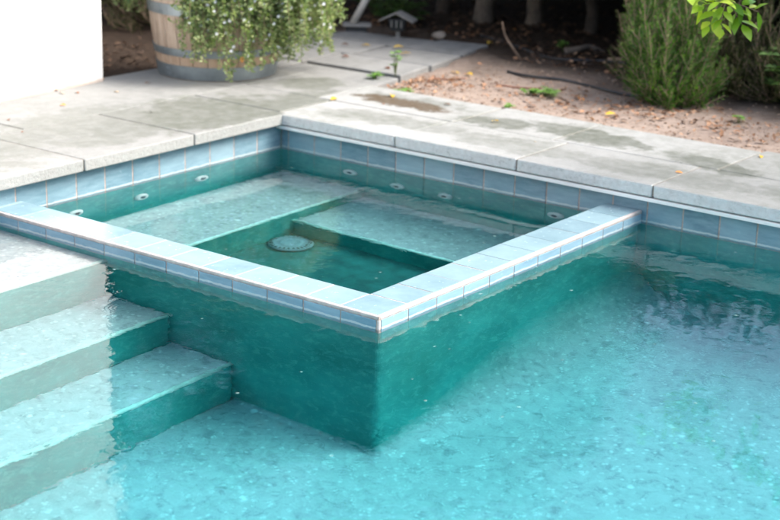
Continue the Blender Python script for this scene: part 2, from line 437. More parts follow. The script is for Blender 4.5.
# ------------------------------------------------------------------ pool basin
bm = bmesh.new()
bx(bm, -.3, PX + .3, PY - .3, .3, FLOOR - .2, FLOOR)                       # floor
bx(bm, -.3, -.008, PY - .3, .3, FLOOR, .108)                               # left wall
bx(bm, -.008, PX + .008, .008, .3, FLOOR, .108)                            # back right wall
bx(bm, PX + .008, PX + .3, PY - .3, .3, FLOOR, .108)
bx(bm, -.008, PX + .008, PY - .3, PY - .008, FLOOR, .108)
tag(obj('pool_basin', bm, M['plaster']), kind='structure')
def basin_cove():
    bm = bmesh.new(); rows = []
    for x in (U - .02, PX): rows.append([bm.verts.new((x, .009 - (.2 - .2 * math.cos(f)), FLOOR + .001 + .2 - .2 * math.sin(f))) for f in [math.pi / 2 * k / 10 for k in range(11)]])
    for k in range(10): bm.faces.new((rows[0][k], rows[0][k + 1], rows[1][k + 1], rows[1][k]))
    bmesh.ops.recalc_face_normals(bm, faces=bm.faces)
    if sum(f.normal.z for f in bm.faces) < 0: bmesh.ops.reverse_faces(bm, faces=bm.faces)
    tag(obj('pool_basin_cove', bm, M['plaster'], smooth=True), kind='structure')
basin_cove()

# waterline tile bands
def tile_attr(bm): return bm.faces.layers.float.new('rnd')
def band(label, axis, start, lo, hi, face, sign):
    """tiles along an axis on a wall face; sign = direction the glaze faces"""
    t = empty('waterline_tile_band', (0, 0, 0))
    tag(t, label, 'tile band')
    bg = bmesh.new(); bm = bmesh.new(); lay = tile_attr(bm)
    s = start
    while s > lo: s -= T
    cuts = [lo]
    k = s
    while k < hi - .02:
        if k > lo + .02: cuts.append(k)
        k += T
    cuts.append(hi)
    g = .0032
    for a, c in zip(cuts[:-1], cuts[1:]):
        r = random.random()
        tk = random.uniform(-.0006, .0006)
        f0, f1 = sorted((face - sign * .008, face + tk * sign))
        if axis == 'x': bx(bm, a + g, c - g, f0, f1, -.028, HB - .006, r, lay)
        else: bx(bm, f0, f1, a + g, c - g, -.028, HB - .006, r, lay)
    f0, f1 = sorted((face - sign * .0085, face - sign * .0015))
    if axis == 'x': bx(bg, lo, hi, f0, f1, -.034, HB - .004)
    else: bx(bg, f0, f1, lo, hi, -.034, HB - .004)
    obj('tiles', bm, M['tile'], t, bevel=.0014)
    obj('grout', bg, M['grout'], t)
    return t
band('blue tile band along the right back pool wall under the long grey coping', 'x', U0, 0.0, PX, 0.0, -1)
band('blue tile band along the left pool wall below the stained coping', 'y', -V0 - T * 40, PY, -.0015, 0.0, 1)
band('blue tile band on the pool wall out of sight on the far right', 'y', -V0 - T * 40, PY, 0.0, PX, -1)
band('blue tile band on the pool wall nearest the viewer', 'x', U0, 0.0, PX, PY, 1)

# ------------------------------------------------------------------ spa (hot tub)
spa = empty('hot_tub', (0, 0, 0))
tag(spa, 'square blue tiled hot tub built into the corner of the pool', 'hot tub')
bm = bmesh.new()
zt = HA - .012
pts = [(0.0, -V + .009), (U - .009, -V + .009), (U - .009, 0.0), (U - AW + .009, 0.0), (U - AW + .009, -V + AW - .009), (0.0, -V + AW - .009)]
vb = [bm.verts.new((x, y, FLOOR + .001)) for x, y in pts]; vt = [bm.verts.new((x, y, zt)) for x, y in pts]
bm.faces.new(vt); bm.faces.new(vb[::-1])
for i in range(6): bm.faces.new((vb[i], vb[(i + 1) % 6], vt[(i + 1) % 6], vt[i]))
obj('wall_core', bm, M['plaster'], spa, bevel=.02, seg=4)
# rounded cove where the spa wall meets the pool floor, dying out round the corner
def cove(name, path, parent):
    bm = bmesh.new(); rows = []
    for (x, y), (dx, dy), R in path:
        rows.append([bm.verts.new((x + dx * (R - R * math.cos(f)), y + dy * (R - R * math.cos(f)), FLOOR + .002 + R - R * math.sin(f))) for f in [math.pi / 2 * k / 10 for k in range(11)]])
    for a, b in zip(rows[:-1], rows[1:]):
        for k in range(10): bm.faces.new((a[k], b[k], b[k + 1], a[k + 1]))
    bmesh.ops.recalc_face_normals(bm, faces=bm.faces)
    if sum(f.normal.z for f in bm.faces) < 0: bmesh.ops.reverse_faces(bm, faces=bm.faces)
    return obj(name, bm, M['plaster'], parent, smooth=True)
RC = .46
path = [((U - .010, .005 - (V - .03 + .005) * k / 24), (1, 0), .09 + (RC - .09) * (0.5 + 0.5 * math.cos(math.pi * min(1, max(0, (k / 24 - .35) / .65))))) for k in range(25)]
for k in range(1, 9):
    a = -math.pi / 2 * k / 8
    path.append(((U - .029 + .019 * math.cos(a), -V + .029 + .019 * math.sin(a)), (math.cos(a), math.sin(a)), .03 + .06 * (1 - k / 8)))
path.append(((1.27, -V + .010), (0, -1), .03))
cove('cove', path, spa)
# grout bed
bm = bmesh.new()
e = .0022
pts = [(0.0, -V + e), (U - e, -V + e), (U - e, 0.0), (U - AW + e, 0.0), (U - AW + e, -V + AW - e), (0.0, -V + AW - e)]
vb = [bm.verts.new((x, y, -.030)) for x, y in pts]; vt = [bm.verts.new((x, y, HA - .0018)) for x, y in pts]
bm.faces.new(vt); bm.faces.new(vb[::-1])
for i in range(6): bm.faces.new((vb[i], vb[(i + 1) % 6], vt[(i + 1) % 6], vt[i]))
obj('grout_bed', bm, M['grout'], spa)
# edge line of pale grout (slightly rounded) along the outer and inner arris
bm = bmesh.new()
def arris(p, q, r=.0068):
    d = [abs(a - b) for a, b in zip(p, q)]
    e = [0 if k > .02 else r for k in d]
    bx(bm, *(w for i in range(3) for w in (min(p[i], q[i]) - e[i], max(p[i], q[i]) + e[i])))
arris((0.0, -V + .007, HA - .0066), (U - .007, -V + .007, HA - .0066))
arris((U - .007, -V + .007, HA - .0066), (U - .007, -.001, HA - .0066))
arris((U - .0056, -V + .0056, HA - .014), (U - .0056, -V + .0056, -.028), .0054)
obj('edge_trim', bm, M['grout_edge'], spa, bevel=.0045, seg=3)
bmt = bmesh.new(); lt = tile_attr(bmt); bmf = bmesh.new(); lf = tile_attr(bmf)
g = .0026
fz0, fz1 = -.026, HA - .0140
ta, tb = .0145, .003          # top tile inset on outer / inner edge
topk = lambda: HA + random.uniform(-.0005, .0006)
# corner tile
bx(bmt, U - AW + tb, U - ta, -V + ta, -V + AW - tb, HA - .010, topk(), random.random(), lt)
xc = [U - AW]; 
k = 1
while U - (k + 1) * T > 0.02:
    k += 1; xc.append(U - k * T)
xc[0] = U - AW; xc.append(0.0)
for a, c in zip(xc[1:], xc[:-1]):
    bx(bmt, a + g, c - g, -V + ta, -V + AW - tb, HA - .010, topk(), random.random(), lt)
yc = [-V + AW]; k = 1
while -V + (k + 1) * T < -.02:
    k += 1; yc.append(-V + k * T)
yc.append(-.001)
for a, c in zip(yc[:-1], yc[1:]):
    bx(bmt, U - AW + tb, U - ta, a + g, c - g, HA - .010, topk(), random.random(), lt)
# outer face tiles
xs_ = [0.0] + sorted([U - k * T for k in range(1, 13) if U - k * T > .01]) + [U - .011]
for a, c in zip(xs_[:-1], xs_[1:]):
    bx(bmf, a + g, c - g, -V, -V + .0085, fz0, fz1, random.random(), lf)
ys_ = [-V + .011] + [-V + k * T for k in range(1, 12) if -V + k * T < -.01] + [-.001]
for a, c in zip(ys_[:-1], ys_[1:]):
    bx(bmf, U - .0085, U, a + g, c - g, fz0, fz1, random.random() * .6 + .4, lf)  # right face biased to lighter tones, so side light sits in the colour
obj('face_tiles', bmf, M['tile_face'], spa, bevel=.0012)
bmf = bmesh.new(); lf = tile_attr(bmf)
# inner face tiles
xs_ = [0.0] + sorted([U - k * T for k in range(2, 13) if U - k * T > .01]) + [U - AW]
for a, c in zip(xs_[:-1], xs_[1:]):
    bx(bmf, a + g, c - g, -V + AW - .0085, -V + AW, fz0, HA - .003, random.random(), lf)
ys_ = [-V + AW] + [-V + k * T for k in range(2, 12) if -V + k * T < -.01] + [-.001]
for a, c in zip(ys_[:-1], ys_[1:]):
    bx(bmf, U - AW, U - AW + .0085, a + g, c - g, fz0, HA - .003, random.random(), lf)
obj('top_tiles', bmt, M['tile_top'], spa, bevel=.0016)
obj('face_tiles', bmf, M['tile_face'], spa, bevel=.0012)
# benches and footwell
SB, SR, SF = -.44, -.55, -.72
i0, i1 = -.008, U - AW + .009        # inner extents x
j0, j1 = -V + AW - .009, .008
def part_box(name, x0, x1, y0, y1, z0, z1, bev=.012):
    b_ = bmesh.new(); bx(b_, x0, x1, y0, y1, z0, z1)
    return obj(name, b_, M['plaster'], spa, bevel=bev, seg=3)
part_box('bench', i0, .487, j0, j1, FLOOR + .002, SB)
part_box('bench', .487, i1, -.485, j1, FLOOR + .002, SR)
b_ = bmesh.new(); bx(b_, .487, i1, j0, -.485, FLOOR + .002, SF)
obj('footwell_floor', b_, M['shaded_plaster'], spa)
# jets
def nosing(parent, p, q, r=.011):
    b_ = bmesh.new(); tube(b_, [p, q], r, 10)
    return obj('nosing', b_, M['nosing'], parent, smooth=True)
nosing(spa, (.479, j0, SB - .007), (.479, j1, SB - .007)); nosing(spa, (.489, -.477, SR - .007), (i1, -.477, SR - .007))
def jet(x, y, z, ax):
    b_ = bmesh.new()
    lathe(b_, [(.0, .004), (.012, .005), (.014, .013), (.026, .015), (.036, .010), (.040, .001)], 28)
    lathe(b_, [(.004, .012), (.009, .016), (.010, .006)], 16)
    o = obj('jet', b_, M['jet'], spa, smooth=True)
    o.location = (x, y, z)
    o.rotation_euler = (0, math.pi / 2, 0) if ax == 'x' else (math.pi / 2, 0, 0)
    b_ = bmesh.new(); lathe(b_, [(.0, .0165), (.0135, .0165), (.0135, .010)], 16)
    nz = obj('nozzle', b_, M['black'], o)
jet(-.006, -.529, -.20, 'x'); jet(-.006, -.894, -.24, 'x'); jet(-.006, -1.26, -.22, 'x')
jet(.411, .006, -.20, 'y'); jet(.678, .006, -.26, 'y'); jet(.937, .006, -.25, 'y'); jet(1.491, .006, -.18, 'y')
# drain
bm = bmesh.new()
lathe(bm, [(.098, .0), (.098, .014), (.090, .026), (.072, .032), (.068, .028), (.052, .029), (.048, .034), (.034, .035), (.030, .031), (.014, .032), (.001, .034)], 48)
dr = obj('drain_cover', bm, M['drain'], spa, smooth=True, loc=(.590, -.615, SF + .006))
b_ = bmesh.new()
for k in range(26):
    a = 2 * math.pi * k / 26
    c, s = math.cos(a), math.sin(a)
    v_ = [b_.verts.new((r * c - w * s, r * s + w * c, z)) for r, w, z in ((.074, -.004, .0335), (.090, -.005, .0275), (.090, .005, .0275), (.074, .004, .0335))]
    b_.faces.new(v_)
obj('slots', b_, M['black'], dr)

# ------------------------------------------------------------------ pool steps on the left
st = empty('pool_steps', (0, 0, 0))
tag(st, 'three broad submerged steps descending beside the hot tub', 'steps')
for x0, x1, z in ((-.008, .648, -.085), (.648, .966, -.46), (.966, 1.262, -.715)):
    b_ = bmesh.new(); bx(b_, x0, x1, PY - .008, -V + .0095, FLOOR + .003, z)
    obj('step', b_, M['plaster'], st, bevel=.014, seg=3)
    nosing(st, (x1 - .008, PY - .005, z - .007), (x1 - .008, -V + .008, z - .007), .0115)

# ------------------------------------------------------------------ water
bm = bmesh.new()
bx(bm, -.012, PX + .012, PY - .012, .012, FLOOR - .05, 0.0)
tag(obj('pool_water', bm, M['water']), kind='structure')

# ------------------------------------------------------------------ decks
def slabs(name, rects, mat, z0, z1, gap=.0035, jig=.0012, bev=.006, mort=None):
    bm = bmesh.new(); lay = tile_attr(bm)
    for x0, x1, y0, y1 in rects:
        dz = random.uniform(-.0015, .0015)
        gx = gap * (.35 if x1 < 0.2 else 1)
        bx(bm, x0 + gx, x1 - gx, y0 + gap, y1 - gap, z0, z1 + dz, random.random(), lay, jig)
    return obj(name, bm, mat, bevel=bev, seg=3)
rects = []
# right coping row + second row
xx = [C0 - .10]
xx = [-.002] + [C0 + L * k for k in range(1, 13)]
for a, c in zip(xx[:-1], xx[1:]): rects.append((a, c, -OV - .005, .375))
x2 = [-.10, .70, 1.235, 2.02, 2.66, 3.40, 4.05, 4.8, 5.5, 6.3, 7.5]
bk = [.80, .825, .81, .835, .80, .82, .84, .81, .82, .8]
for (a, c), yb in zip(zip(x2[:-1], x2[1:]), bk): rects.append((a, c, .375, yb))
tag(slabs('stone_coping', rects, M['deckR'], HB, HC), kind='structure')
rects = []
yy = [.37, -.012] + [-D0 - L * k for k in range(0, 7)] + [PY - .5]
# left coping, running along x = OV
ys2 = [-.003, -D0] + [-D0 - L * k for k in range(1, 7)]
for a, c in zip(ys2[1:], ys2[:-1]): rects.append((-.56, OV + .005, a, c))
for a, c in zip([-1.05, -2.75, -4.3], [.40, -1.05, -2.75]):
    rects.append((-1.19, -.56, a, c))
rects += [(-.56, -.006, .0, .375), (-.56, -.10, .375, .83), (-1.19, -.56, .40, .83)]
tag(slabs('paved_terrace', rects, M['deckL'], HB, HC), kind='structure')
# near and far right decks (behind and beside the viewer)
rects = [(PX - .04, PX + 3, -6 + k * .9, -6 + (k + 1) * .9) for k in range(7)]
rects += [(-1 + k * .9, -1 + (k + 1) * .9, PY - 3.2, PY + .04) for k in range(8)]
tag(slabs('near_terrace', rects, M['deckL'], HB, HC), kind='structure')
# mortar below the joints
bm = bmesh.new()
bx(bm, .005, PX + 2.9, -OV + .004, .79, .121, HC - .0035)
bx(bm, -1.17, OV - .004, PY + .1, .81, .1205, HC - .0036)
tag(obj('mortar_bed', bm, M['mortar']), kind='structure')

# flagstone path
fl = [((-.12, .832), (-.82, .832), (-.80, 1.13), (-.17, 1.145)), ((-.835, .832), (-1.6, .84), (-1.6, 1.14), (-.815, 1.13)),
      ((-.18, 1.165), (-.83, 1.15), (-.84, 1.52), (-.25, 1.53)), ((-.845, 1.15), (-1.6, 1.16), (-1.6, 1.50), (-.855, 1.52)),
      ((-.26, 1.55), (-.80, 1.54), (-.83, 1.93), (-.33, 1.95)), ((-.82, 1.54), (-1.45, 1.52), (-1.45, 1.90), (-.85, 1.93)),
      ((-.34, 1.97), (-.78, 1.95), (-.72, 2.30), (-.42, 2.36)), ((-.80, 1.95), (-1.40, 1.92), (-1.35, 2.2), (-.74, 2.28))]
bm = bmesh.new(); lay = tile_attr(bm)
for q in fl:
    cx = sum(p[0] for p in q) / 4; cy = sum(p[1] for p in q) / 4
    z = .152 + random.uniform(-.004, .004); r = random.random()
    q = [(cx + (p[0] - cx) * .975, cy + (p[1] - cy) * .955) for p in q]
    vt = [bm.verts.new((p[0], p[1], z + random.uniform(-.003, .003))) for p in q]
    vb = [bm.verts.new((p[0], p[1], .09)) for p in q]
    fs = [bm.faces.new(vt[::-1]), bm.faces.new(vb)]
    for i in range(4): fs.append(bm.faces.new((vt[i], vt[(i + 1) % 4], vb[(i + 1) % 4], vb[i])))
    for f in fs: f[lay] = r
bmesh.ops.recalc_face_normals(bm, faces=bm.faces)
tag(obj('flagstone_path', bm, M['flag'], bevel=.006), kind='structure')

# pool cover track
bm = bmesh.new()
bx(bm, .0035, PX - .01, -.037, .004, HB - .0085, HB - .0035)
bx(bm, .0036, PX - .011, -.040, -.034, HB - .0185, HB - .0050)
tr = obj('cover_track', bm, M['alu'], bevel=.001)
tag(tr, 'thin white metal rail under the lip of the right hand coping', 'rail')

# ------------------------------------------------------------------ white house wall
bm = bmesh.new()
pts = [(-1.118, -.062), (-1.045, -.95), (-1.03, -9.0), (-5.0, -9.0), (-5.0, -.062)]
H = 5.7
vb = [bm.verts.new((x, y, .05)) for x, y in pts]; vt = [bm.verts.new((x, y, H)) for x, y in pts]
bm.faces.new(vb); bm.faces.new(vt[::-1])
for i in range(5): bm.faces.new((vb[i], vt[i], vt[(i + 1) % 5], vb[(i + 1) % 5]))
bmesh.ops.recalc_face_normals(bm, faces=bm.faces)
tag(obj('house_wall', bm, M['stucco'], bevel=.008), 'plain bright white stucco house wall at the edge of the terrace', 'wall')

# ------------------------------------------------------------------ barrel planter
BC = Vector((-.905, .535, HC + .002))
bar = empty('barrel_planter', BC)
tag(bar, 'weathered oak half barrel with grey steel hoops standing on the terrace', 'planter')
BH = .62
def brad(z): return .292 + .075 * math.sin(min(1, (z / BH) * .62 + .0) * math.pi / 2 / .62 * .62) * 1.0
def brad(z): return .300 + .062 * math.sin(z / BH * math.pi * .55)
bm = bmesh.new(); lay = tile_attr(bm)
NS = 26
for k in range(NS):
    r = random.random()
    a0, a1 = 2 * math.pi * k / NS + .006, 2 * math.pi * (k + 1) / NS - .006
    nz, na = 10, 3
    def ringp(z, rr): return [(rr * math.cos(a0 + (a1 - a0) * i / na), rr * math.sin(a0 + (a1 - a0) * i / na), z) for i in range(na + 1)]
    go = [[bm.verts.new(p) for p in ringp(BH * j / nz, brad(BH * j / nz))] for j in range(nz + 1)]
    gi = [[bm.verts.new(p) for p in ringp(BH * j / nz, brad(BH * j / nz) - .025)] for j in range(nz + 1)]
    for j in range(nz):
        for i in range(na):
            bm.faces.new((go[j][i], go[j][i + 1], go[j + 1][i + 1], go[j + 1][i]))[lay] = r
            bm.faces.new((gi[j][i + 1], gi[j][i], gi[j + 1][i], gi[j + 1][i + 1]))[lay] = r
        bm.faces.new((go[j][0], go[j + 1][0], gi[j + 1][0], gi[j][0]))[lay] = r
        bm.faces.new((go[j][na], gi[j][na], gi[j + 1][na], go[j + 1][na]))[lay] = r
    for i in range(na):
        bm.faces.new((go[nz][i], go[nz][i + 1], gi[nz][i + 1], gi[nz][i]))[lay] = r
obj('staves', bm, M['wood'], bar, smooth=False)
for z0, z1 in ((.002, .072), (.118, .158), (.325, .382), (.565, .610)):
    bm = bmesh.new()
    pr_ = [(brad(z0) + .0005, z0), (brad(z0) + .004, z0 + .001), (brad((z0 + z1) / 2) + .0045, (z0 + z1) / 2), (brad(z1) + .004, z1 - .001), (brad(z1) + .0005, z1)]
    lathe(bm, pr_ + [(brad(z1) - .004, z1), (brad(z0) - .004, z0)], 64, close=True)
    bmesh.ops.recalc_face_normals(bm, faces=bm.faces)
    h_ = obj('hoop', bm, M['hoop'], bar, smooth=False)
    b_ = bmesh.new()
    for a in (-1.75, -1.70):
        for zz in (z0 + (z1 - z0) * .3, z0 + (z1 - z0) * .7):
            rr = brad(zz) + .0045
            bmesh.ops.create_icosphere(b_, subdivisions=1, radius=.005, matrix=Matrix.Translation((rr * math.cos(a), rr * math.sin(a), zz)))
    obj('rivets', b_, M['hoop'], h_)
bm = bmesh.new(); lathe(bm, [(.001, BH - .05), (.12, BH - .03), (.25, BH - .045), (brad(BH - .05) - .022, BH - .055)], 32)
obj('potting_soil', bm, M['soil'], bar, smooth=True)

# ------------------------------------------------------------------ trailing flowering plant
RV = Vector((.801, .599, 0)); FV = Vector((-.599, .801, 0))     # picture right, picture depth on the ground
def trailing_plant():
    root = empty('trailing_rosemary', BC + Vector((0, 0, BH - .04)))
    tag(root, 'sprawling trailing shrub with small white flowers spilling over the barrel', 'plant')
    bs = bmesh.new()
    LP, LD, LN, LL, LW, LR = [], [], [], [], [], []
    FP, FD, FN = [], [], []
    rr = random.Random(5)
    stems = []
    # (side offset in picture right, depth offset, lowest height above deck)
    for i in range(390):
        u = rr.random()
        if u < .12:
            ex = rr.uniform(-.46, -.36); ey = rr.uniform(-.1, .05); low = rr.uniform(.30, .45)
        elif u < .50:
            ex = rr.uniform(-.14, .40); ey = -math.sqrt(max(.0, .37 ** 2 - min(.35, abs(ex)) ** 2)) - rr.uniform(.0, .10)
            low = rr.choice([rr.uniform(.08, .3), rr.uniform(.25, .5)])
            if ex < -.02: low = max(low, rr.uniform(.14, .4))
            if -.09 < ex < .02: low = rr.uniform(.12, .35)
            if .09 < ex < .3: low = max(low, rr.uniform(.22, .42)) if rr.random() < .8 else rr.uniform(.02, .12)
        else:
            ex = rr.uniform(.20, .60); ey = rr.uniform(-.34, .28)
            low = rr.uniform(.06, .5) + max(0, (ex - .5)) * .3
        end = RV * ex + FV * ey
        tot = Vector((0, 0, 0)) + RV * rr.uniform(-.12, .2) + FV * rr.uniform(-.15, .15)
        top = .04 + rr.uniform(.05, .28) * (1 if ex > -.1 else .4)
        p0 = tot; p1 = tot * .4 + end * .6 + Vector((0, 0, top * 1.5)); 
        zlow = -(BH - .04) + low
        p2 = end + Vector((0, 0, .02)); p3 = end * 1.04 + RV * rr.uniform(-.04, .04) + FV * rr.uniform(-.03, .03) + Vector((0, 0, zlow))
        n = 22
        pts = []
        for k in range(n + 1):
            t = k / n
            a = (1 - t) ** 3; b = 3 * t * (1 - t) ** 2; c = 3 * t * t * (1 - t); d = t ** 3
            w = Vector((rr.uniform(-1, 1), rr.uniform(-1, 1), rr.uniform(-1, 1))) * .006
            q = p0 * a + p1 * b + p2 * c + p3 * d + w
            # keep outside the barrel
            zb = q.z + BH - .04
            rad = math.hypot(q.x, q.y)
            if 0 < zb < BH and rad < brad(zb) + .012 and t > .3 and rad > 1e-4:
                s_ = (brad(zb) + .014 + rr.uniform(0, .012)) / rad
                q.x *= s_; q.y *= s_
            q.z = max(q.z, -(BH - .04) + .01)
            pts.append(q)
        tube(bs, pts[::2], [.0028 - .0018 * k / 11 for k in range(len(pts[::2]))], 4, False)
        stems.append(pts)
        segs = [(pts[k], pts[k + 1], k) for k in range(4, n)]
        for _ in range(7):
            k = rr.randrange(5, n); s0 = pts[k]
            d0 = Vector((rr.gauss(0, 1), rr.gauss(0, 1), rr.gauss(.25, .9))).normalized()
            if d0.dot(Vector((s0.x, s0.y, 0))) < 0: d0 = Vector((-d0.x, -d0.y, d0.z))
            l0 = rr.uniform(.03, .085)
            e0 = s0 + d0 * l0 * .6; e1 = e0 + (d0 + Vector((0, 0, -.5))).normalized() * l0 * .5
            segs += [(s0, e0, k), (e0, e1, min(n, k + 3))]
        s_x = ex
        for p, q, k in segs:
            dv = (q - p); ln = dv.length
            m = max(2, int(ln / .0052))
            dv.normalize()
            for j in range(m):
                s_ = p.lerp(q, j / m)
                rd = Vector((rr.gauss(0, 1), rr.gauss(0, 1), rr.gauss(0, 1)))
                rd = (rd - dv * rd.dot(dv)).normalized()
                d_ = (dv * rr.uniform(.2, .8) + rd + Vector((0, 0, .35))).normalized()
                LP.append(s_); LD.append(d_); LN.append(rd.cross(dv) + Vector((rr.uniform(-.6, .6), rr.uniform(-.6, .6), rr.uniform(.2, .9))))
                LL.append(rr.uniform(.017, .030)); LW.append(rr.uniform(.0075, .0125)); LR.append(min(1, max(0, rr.gauss(.45 + .25 * (k / n), .22))))
            if rr.random() < (.15 if s_x > .1 else .08) and k > 6:
                c0 = p + Vector((rr.uniform(-.01, .01), rr.uniform(-.01, .01), .008)) - FV * .012
                nn = (Vector((rr.uniform(-.6, .6), rr.uniform(-.6, .6), rr.uniform(.2, .8))) - FV * .8).normalized()
                a = nn.orthogonal().normalized(); b = nn.cross(a)
                for m5 in range(5):
                    an = 2 * math.pi * m5 / 5 + rr.random() * .3
                    dd = a * math.cos(an) + b * math.sin(an)
                    FP.append(c0); FD.append(dd + nn * .25); FN.append(nn)
    obj('stems', bs, M['twig'], root)
    leafmesh('foliage', LP, LD, LN, LL, LW, M['trail_leaf'], root, rnd=np.array(LR))
    nF = len(FP)
    leafmesh('flowers', FP, FD, FN, rng.uniform(.0085, .0115, nF), rng.uniform(.007, .010, nF), M['petal'], root, shape='leaf', fold=.1)
trailing_plant()

# ------------------------------------------------------------------ needle-leaved bushes on the right
def needle_bush(name, loc, label, group, w, h, nst, leafmat, lean=(0, 0), seed=3, leafL=(.018, .03), dens=.0058):
    rr = random.Random(seed)
    root = empty(name, loc); tag(root, label, 'bush', group)
    bs = bmesh.new(); P, D, N, R_ = [], [], [], []
    for i in range(nst):
        a = rr.uniform(0, 2 * math.pi); r0 = rr.uniform(.0, .35) * w; r1 = (rr.random() ** .6) * w
        hh = h * (rr.uniform(.12, 1.0) if rr.random() < .6 else rr.uniform(.06, .4)) * (1 - .35 * (r1 / w) ** 2)
        b0 = Vector((math.cos(a) * r0, math.sin(a) * r0, 0)); e = Vector((math.cos(a) * r1 + lean[0] * hh + rr.gauss(0, .04), math.sin(a) * r1 + lean[1] * hh + rr.gauss(0, .04), hh))
        mid = b0.lerp(e, .45) + Vector((math.cos(a), math.sin(a), -.25)) * w * (.25 + .25 * rr.random())
        n = 14; pts = []
        for k in range(n + 1):
            t = k / n
            pts.append(b0 * (1 - t) ** 2 + mid * 2 * t * (1 - t) + e * t * t + Vector((rr.uniform(-1, 1), rr.uniform(-1, 1), 0)) * .006)
        for q in pts: q.z = max(q.z, .004)
        tube(bs, pts[::2], [.004 * (1 - .1 * k) for k in range(len(pts[::2]))], 4, False)
        shoots = [pts]
        for _ in range(9):     # side shoots
            k = rr.randrange(3, n - 1); s0 = pts[k]
            d_ = ((pts[k + 1] - pts[k]).normalized() + Vector((rr.uniform(-1, 1), rr.uniform(-1, 1), rr.uniform(-.2, 1.0))) * 1.1).normalized()
            ln = rr.uniform(.05, .13)
            sp = [s0 + d_ * ln * t / 5 + Vector((0, 0, .25 * ln * (t / 5) ** 2)) for t in range(6)]
            tube(bs, sp[::5], [.0022, .001], 3, False); shoots.append(sp)
        for sh in shoots:
            m0 = 2 if sh is pts else 0
            for k in range(m0, len(sh) - 1):
                p, q = sh[k], sh[k + 1]; dv = q - p; m = max(1, int(dv.length / dens)); dv.normalize()
                for j in range(m):
                    rd = Vector((rr.gauss(0, 1), rr.gauss(0, 1), rr.gauss(0, 1))); rd = (rd - dv * rd.dot(dv)).normalized()
                    P.append(p.lerp(q, j / m)); D.append(dv * .9 + rd); N.append(rd.cross(dv) + Vector((0, 0, .3)))
                    R_.append(min(1, max(0, rr.gauss(.3 + .4 * (k / len(sh)), .18))))
    nL = len(P)
    obj('stems', bs, M['twig'], root)
    leafmesh('foliage', P, D, N, rng.uniform(*leafL, nL), rng.uniform(.0035, .006, nL), leafmat, root, rnd=np.array(R_))
    return root
needle_bush('rosemary_bush', (1.16, 1.60, .13), 'bright green upright rosemary bush at the edge of the bare soil', None, .225, .82, 270, M['rose_leaf'], (-.05, .12), 3, (.02, .034))
needle_bush('rosemary_bush', (.98, 2.12, .13), 'dim green rosemary bush rising behind the brightest rosemary', None, .40, .95, 170, M['dark_rose'], (0, 0), 8)
needle_bush('juniper_bush', (1.60, 2.14, .14), 'dull olive needle bush in deep shade at the right edge', None, .38, .62, 130, M['dark_rose'], (0, -.1), 5)
needle_bush('added_dark_shrub', (-2.35, 1.75, .1), 'added dark shrub standing in for the shaded gap between house wall and barrel', None, .6, 1.5, 190, M['dark_rose'], (0, 0), 19, (.03, .05), .012)  # this shrub and the next are added to darken the shaded gap
needle_bush('added_dark_shrub', (-3.0, 1.0, .1), 'added dark shrub deepening the shade beside the far corner of the white house', None, .6, 1.6, 190, M['dark_rose'], (0, 0), 29, (.03, .05), .012)
needle_bush('juniper_bush', (2.35, 2.5, .14), 'dark needle bush furthest right behind the overhanging branch', None, .5, .95, 150, M['dark_rose'], (0, 0), 9)

# ------------------------------------------------------------------ trees: trunks with crowns
def crown_mesh(name, seed, n=15000, R0=1.35, z0=1.5, z1=5.6):
    r = np.random.default_rng(seed)
    zc, hz = (z0 + z1) / 2, (z1 - z0) / 2
    # clumps on a lumpy volume
    nc = 95
    d = r.normal(size=(nc, 3)); d /= np.linalg.norm(d, axis=1)[:, None]
    rad = r.uniform(.35, 1.0, nc) ** .5
    c = d * rad[:, None] * np.array([R0, R0, hz]) + np.array([0, 0, zc])
    cs = r.uniform(.22, .48, nc)
    idx = r.integers(0, nc, n)
    dd = r.normal(size=(n, 3)); dd /= np.linalg.norm(dd, axis=1)[:, None]
    P = c[idx] + dd * (cs[idx] * r.uniform(.3, 1, n) ** .5)[:, None]
    D = dd + r.normal(size=(n, 3)) * .7; N = dd * .4 + r.normal(size=(n, 3)) * .5 + np.array([0, 0, .8])
    return P, D, N, r.uniform(.07, .13, n), r.uniform(.04, .065, n), np.clip(r.normal(.45, .25, n) * (.7 + .6 * r.random(nc)[idx]), 0, 1)

def trunk_mesh(seed, rbase, h, lean=(0, 0)):
    r = random.Random(seed); bm = bmesh.new()
    pts = []; rad = []
    n = 10
    for k in range(n + 1):
        t = k / n
        pts.append(Vector((lean[0] * t * h + r.uniform(-.02, .02) * (k > 0), lean[1] * t * h + r.uniform(-.02, .02) * (k > 0), -.06 + t * h)))
        rad.append(rbase * (1 - .65 * t) + (.35 * rbase if k == 0 else 0))
    tube(bm, pts, rad, 12)
    for j in range(6):
        k = r.randrange(4, n); s = pts[k]; a = r.uniform(0, 6.28); ln = r.uniform(.7, 1.3)
        q = [s + Vector((math.cos(a) * ln * t / 4, math.sin(a) * ln * t / 4, ln * .8 * t / 4 - .04 * t)) for t in range(5)]
        tube(bm, q, [rad[k] * .5 * (1 - t * .2) for t in range(5)], 6)
    return bm

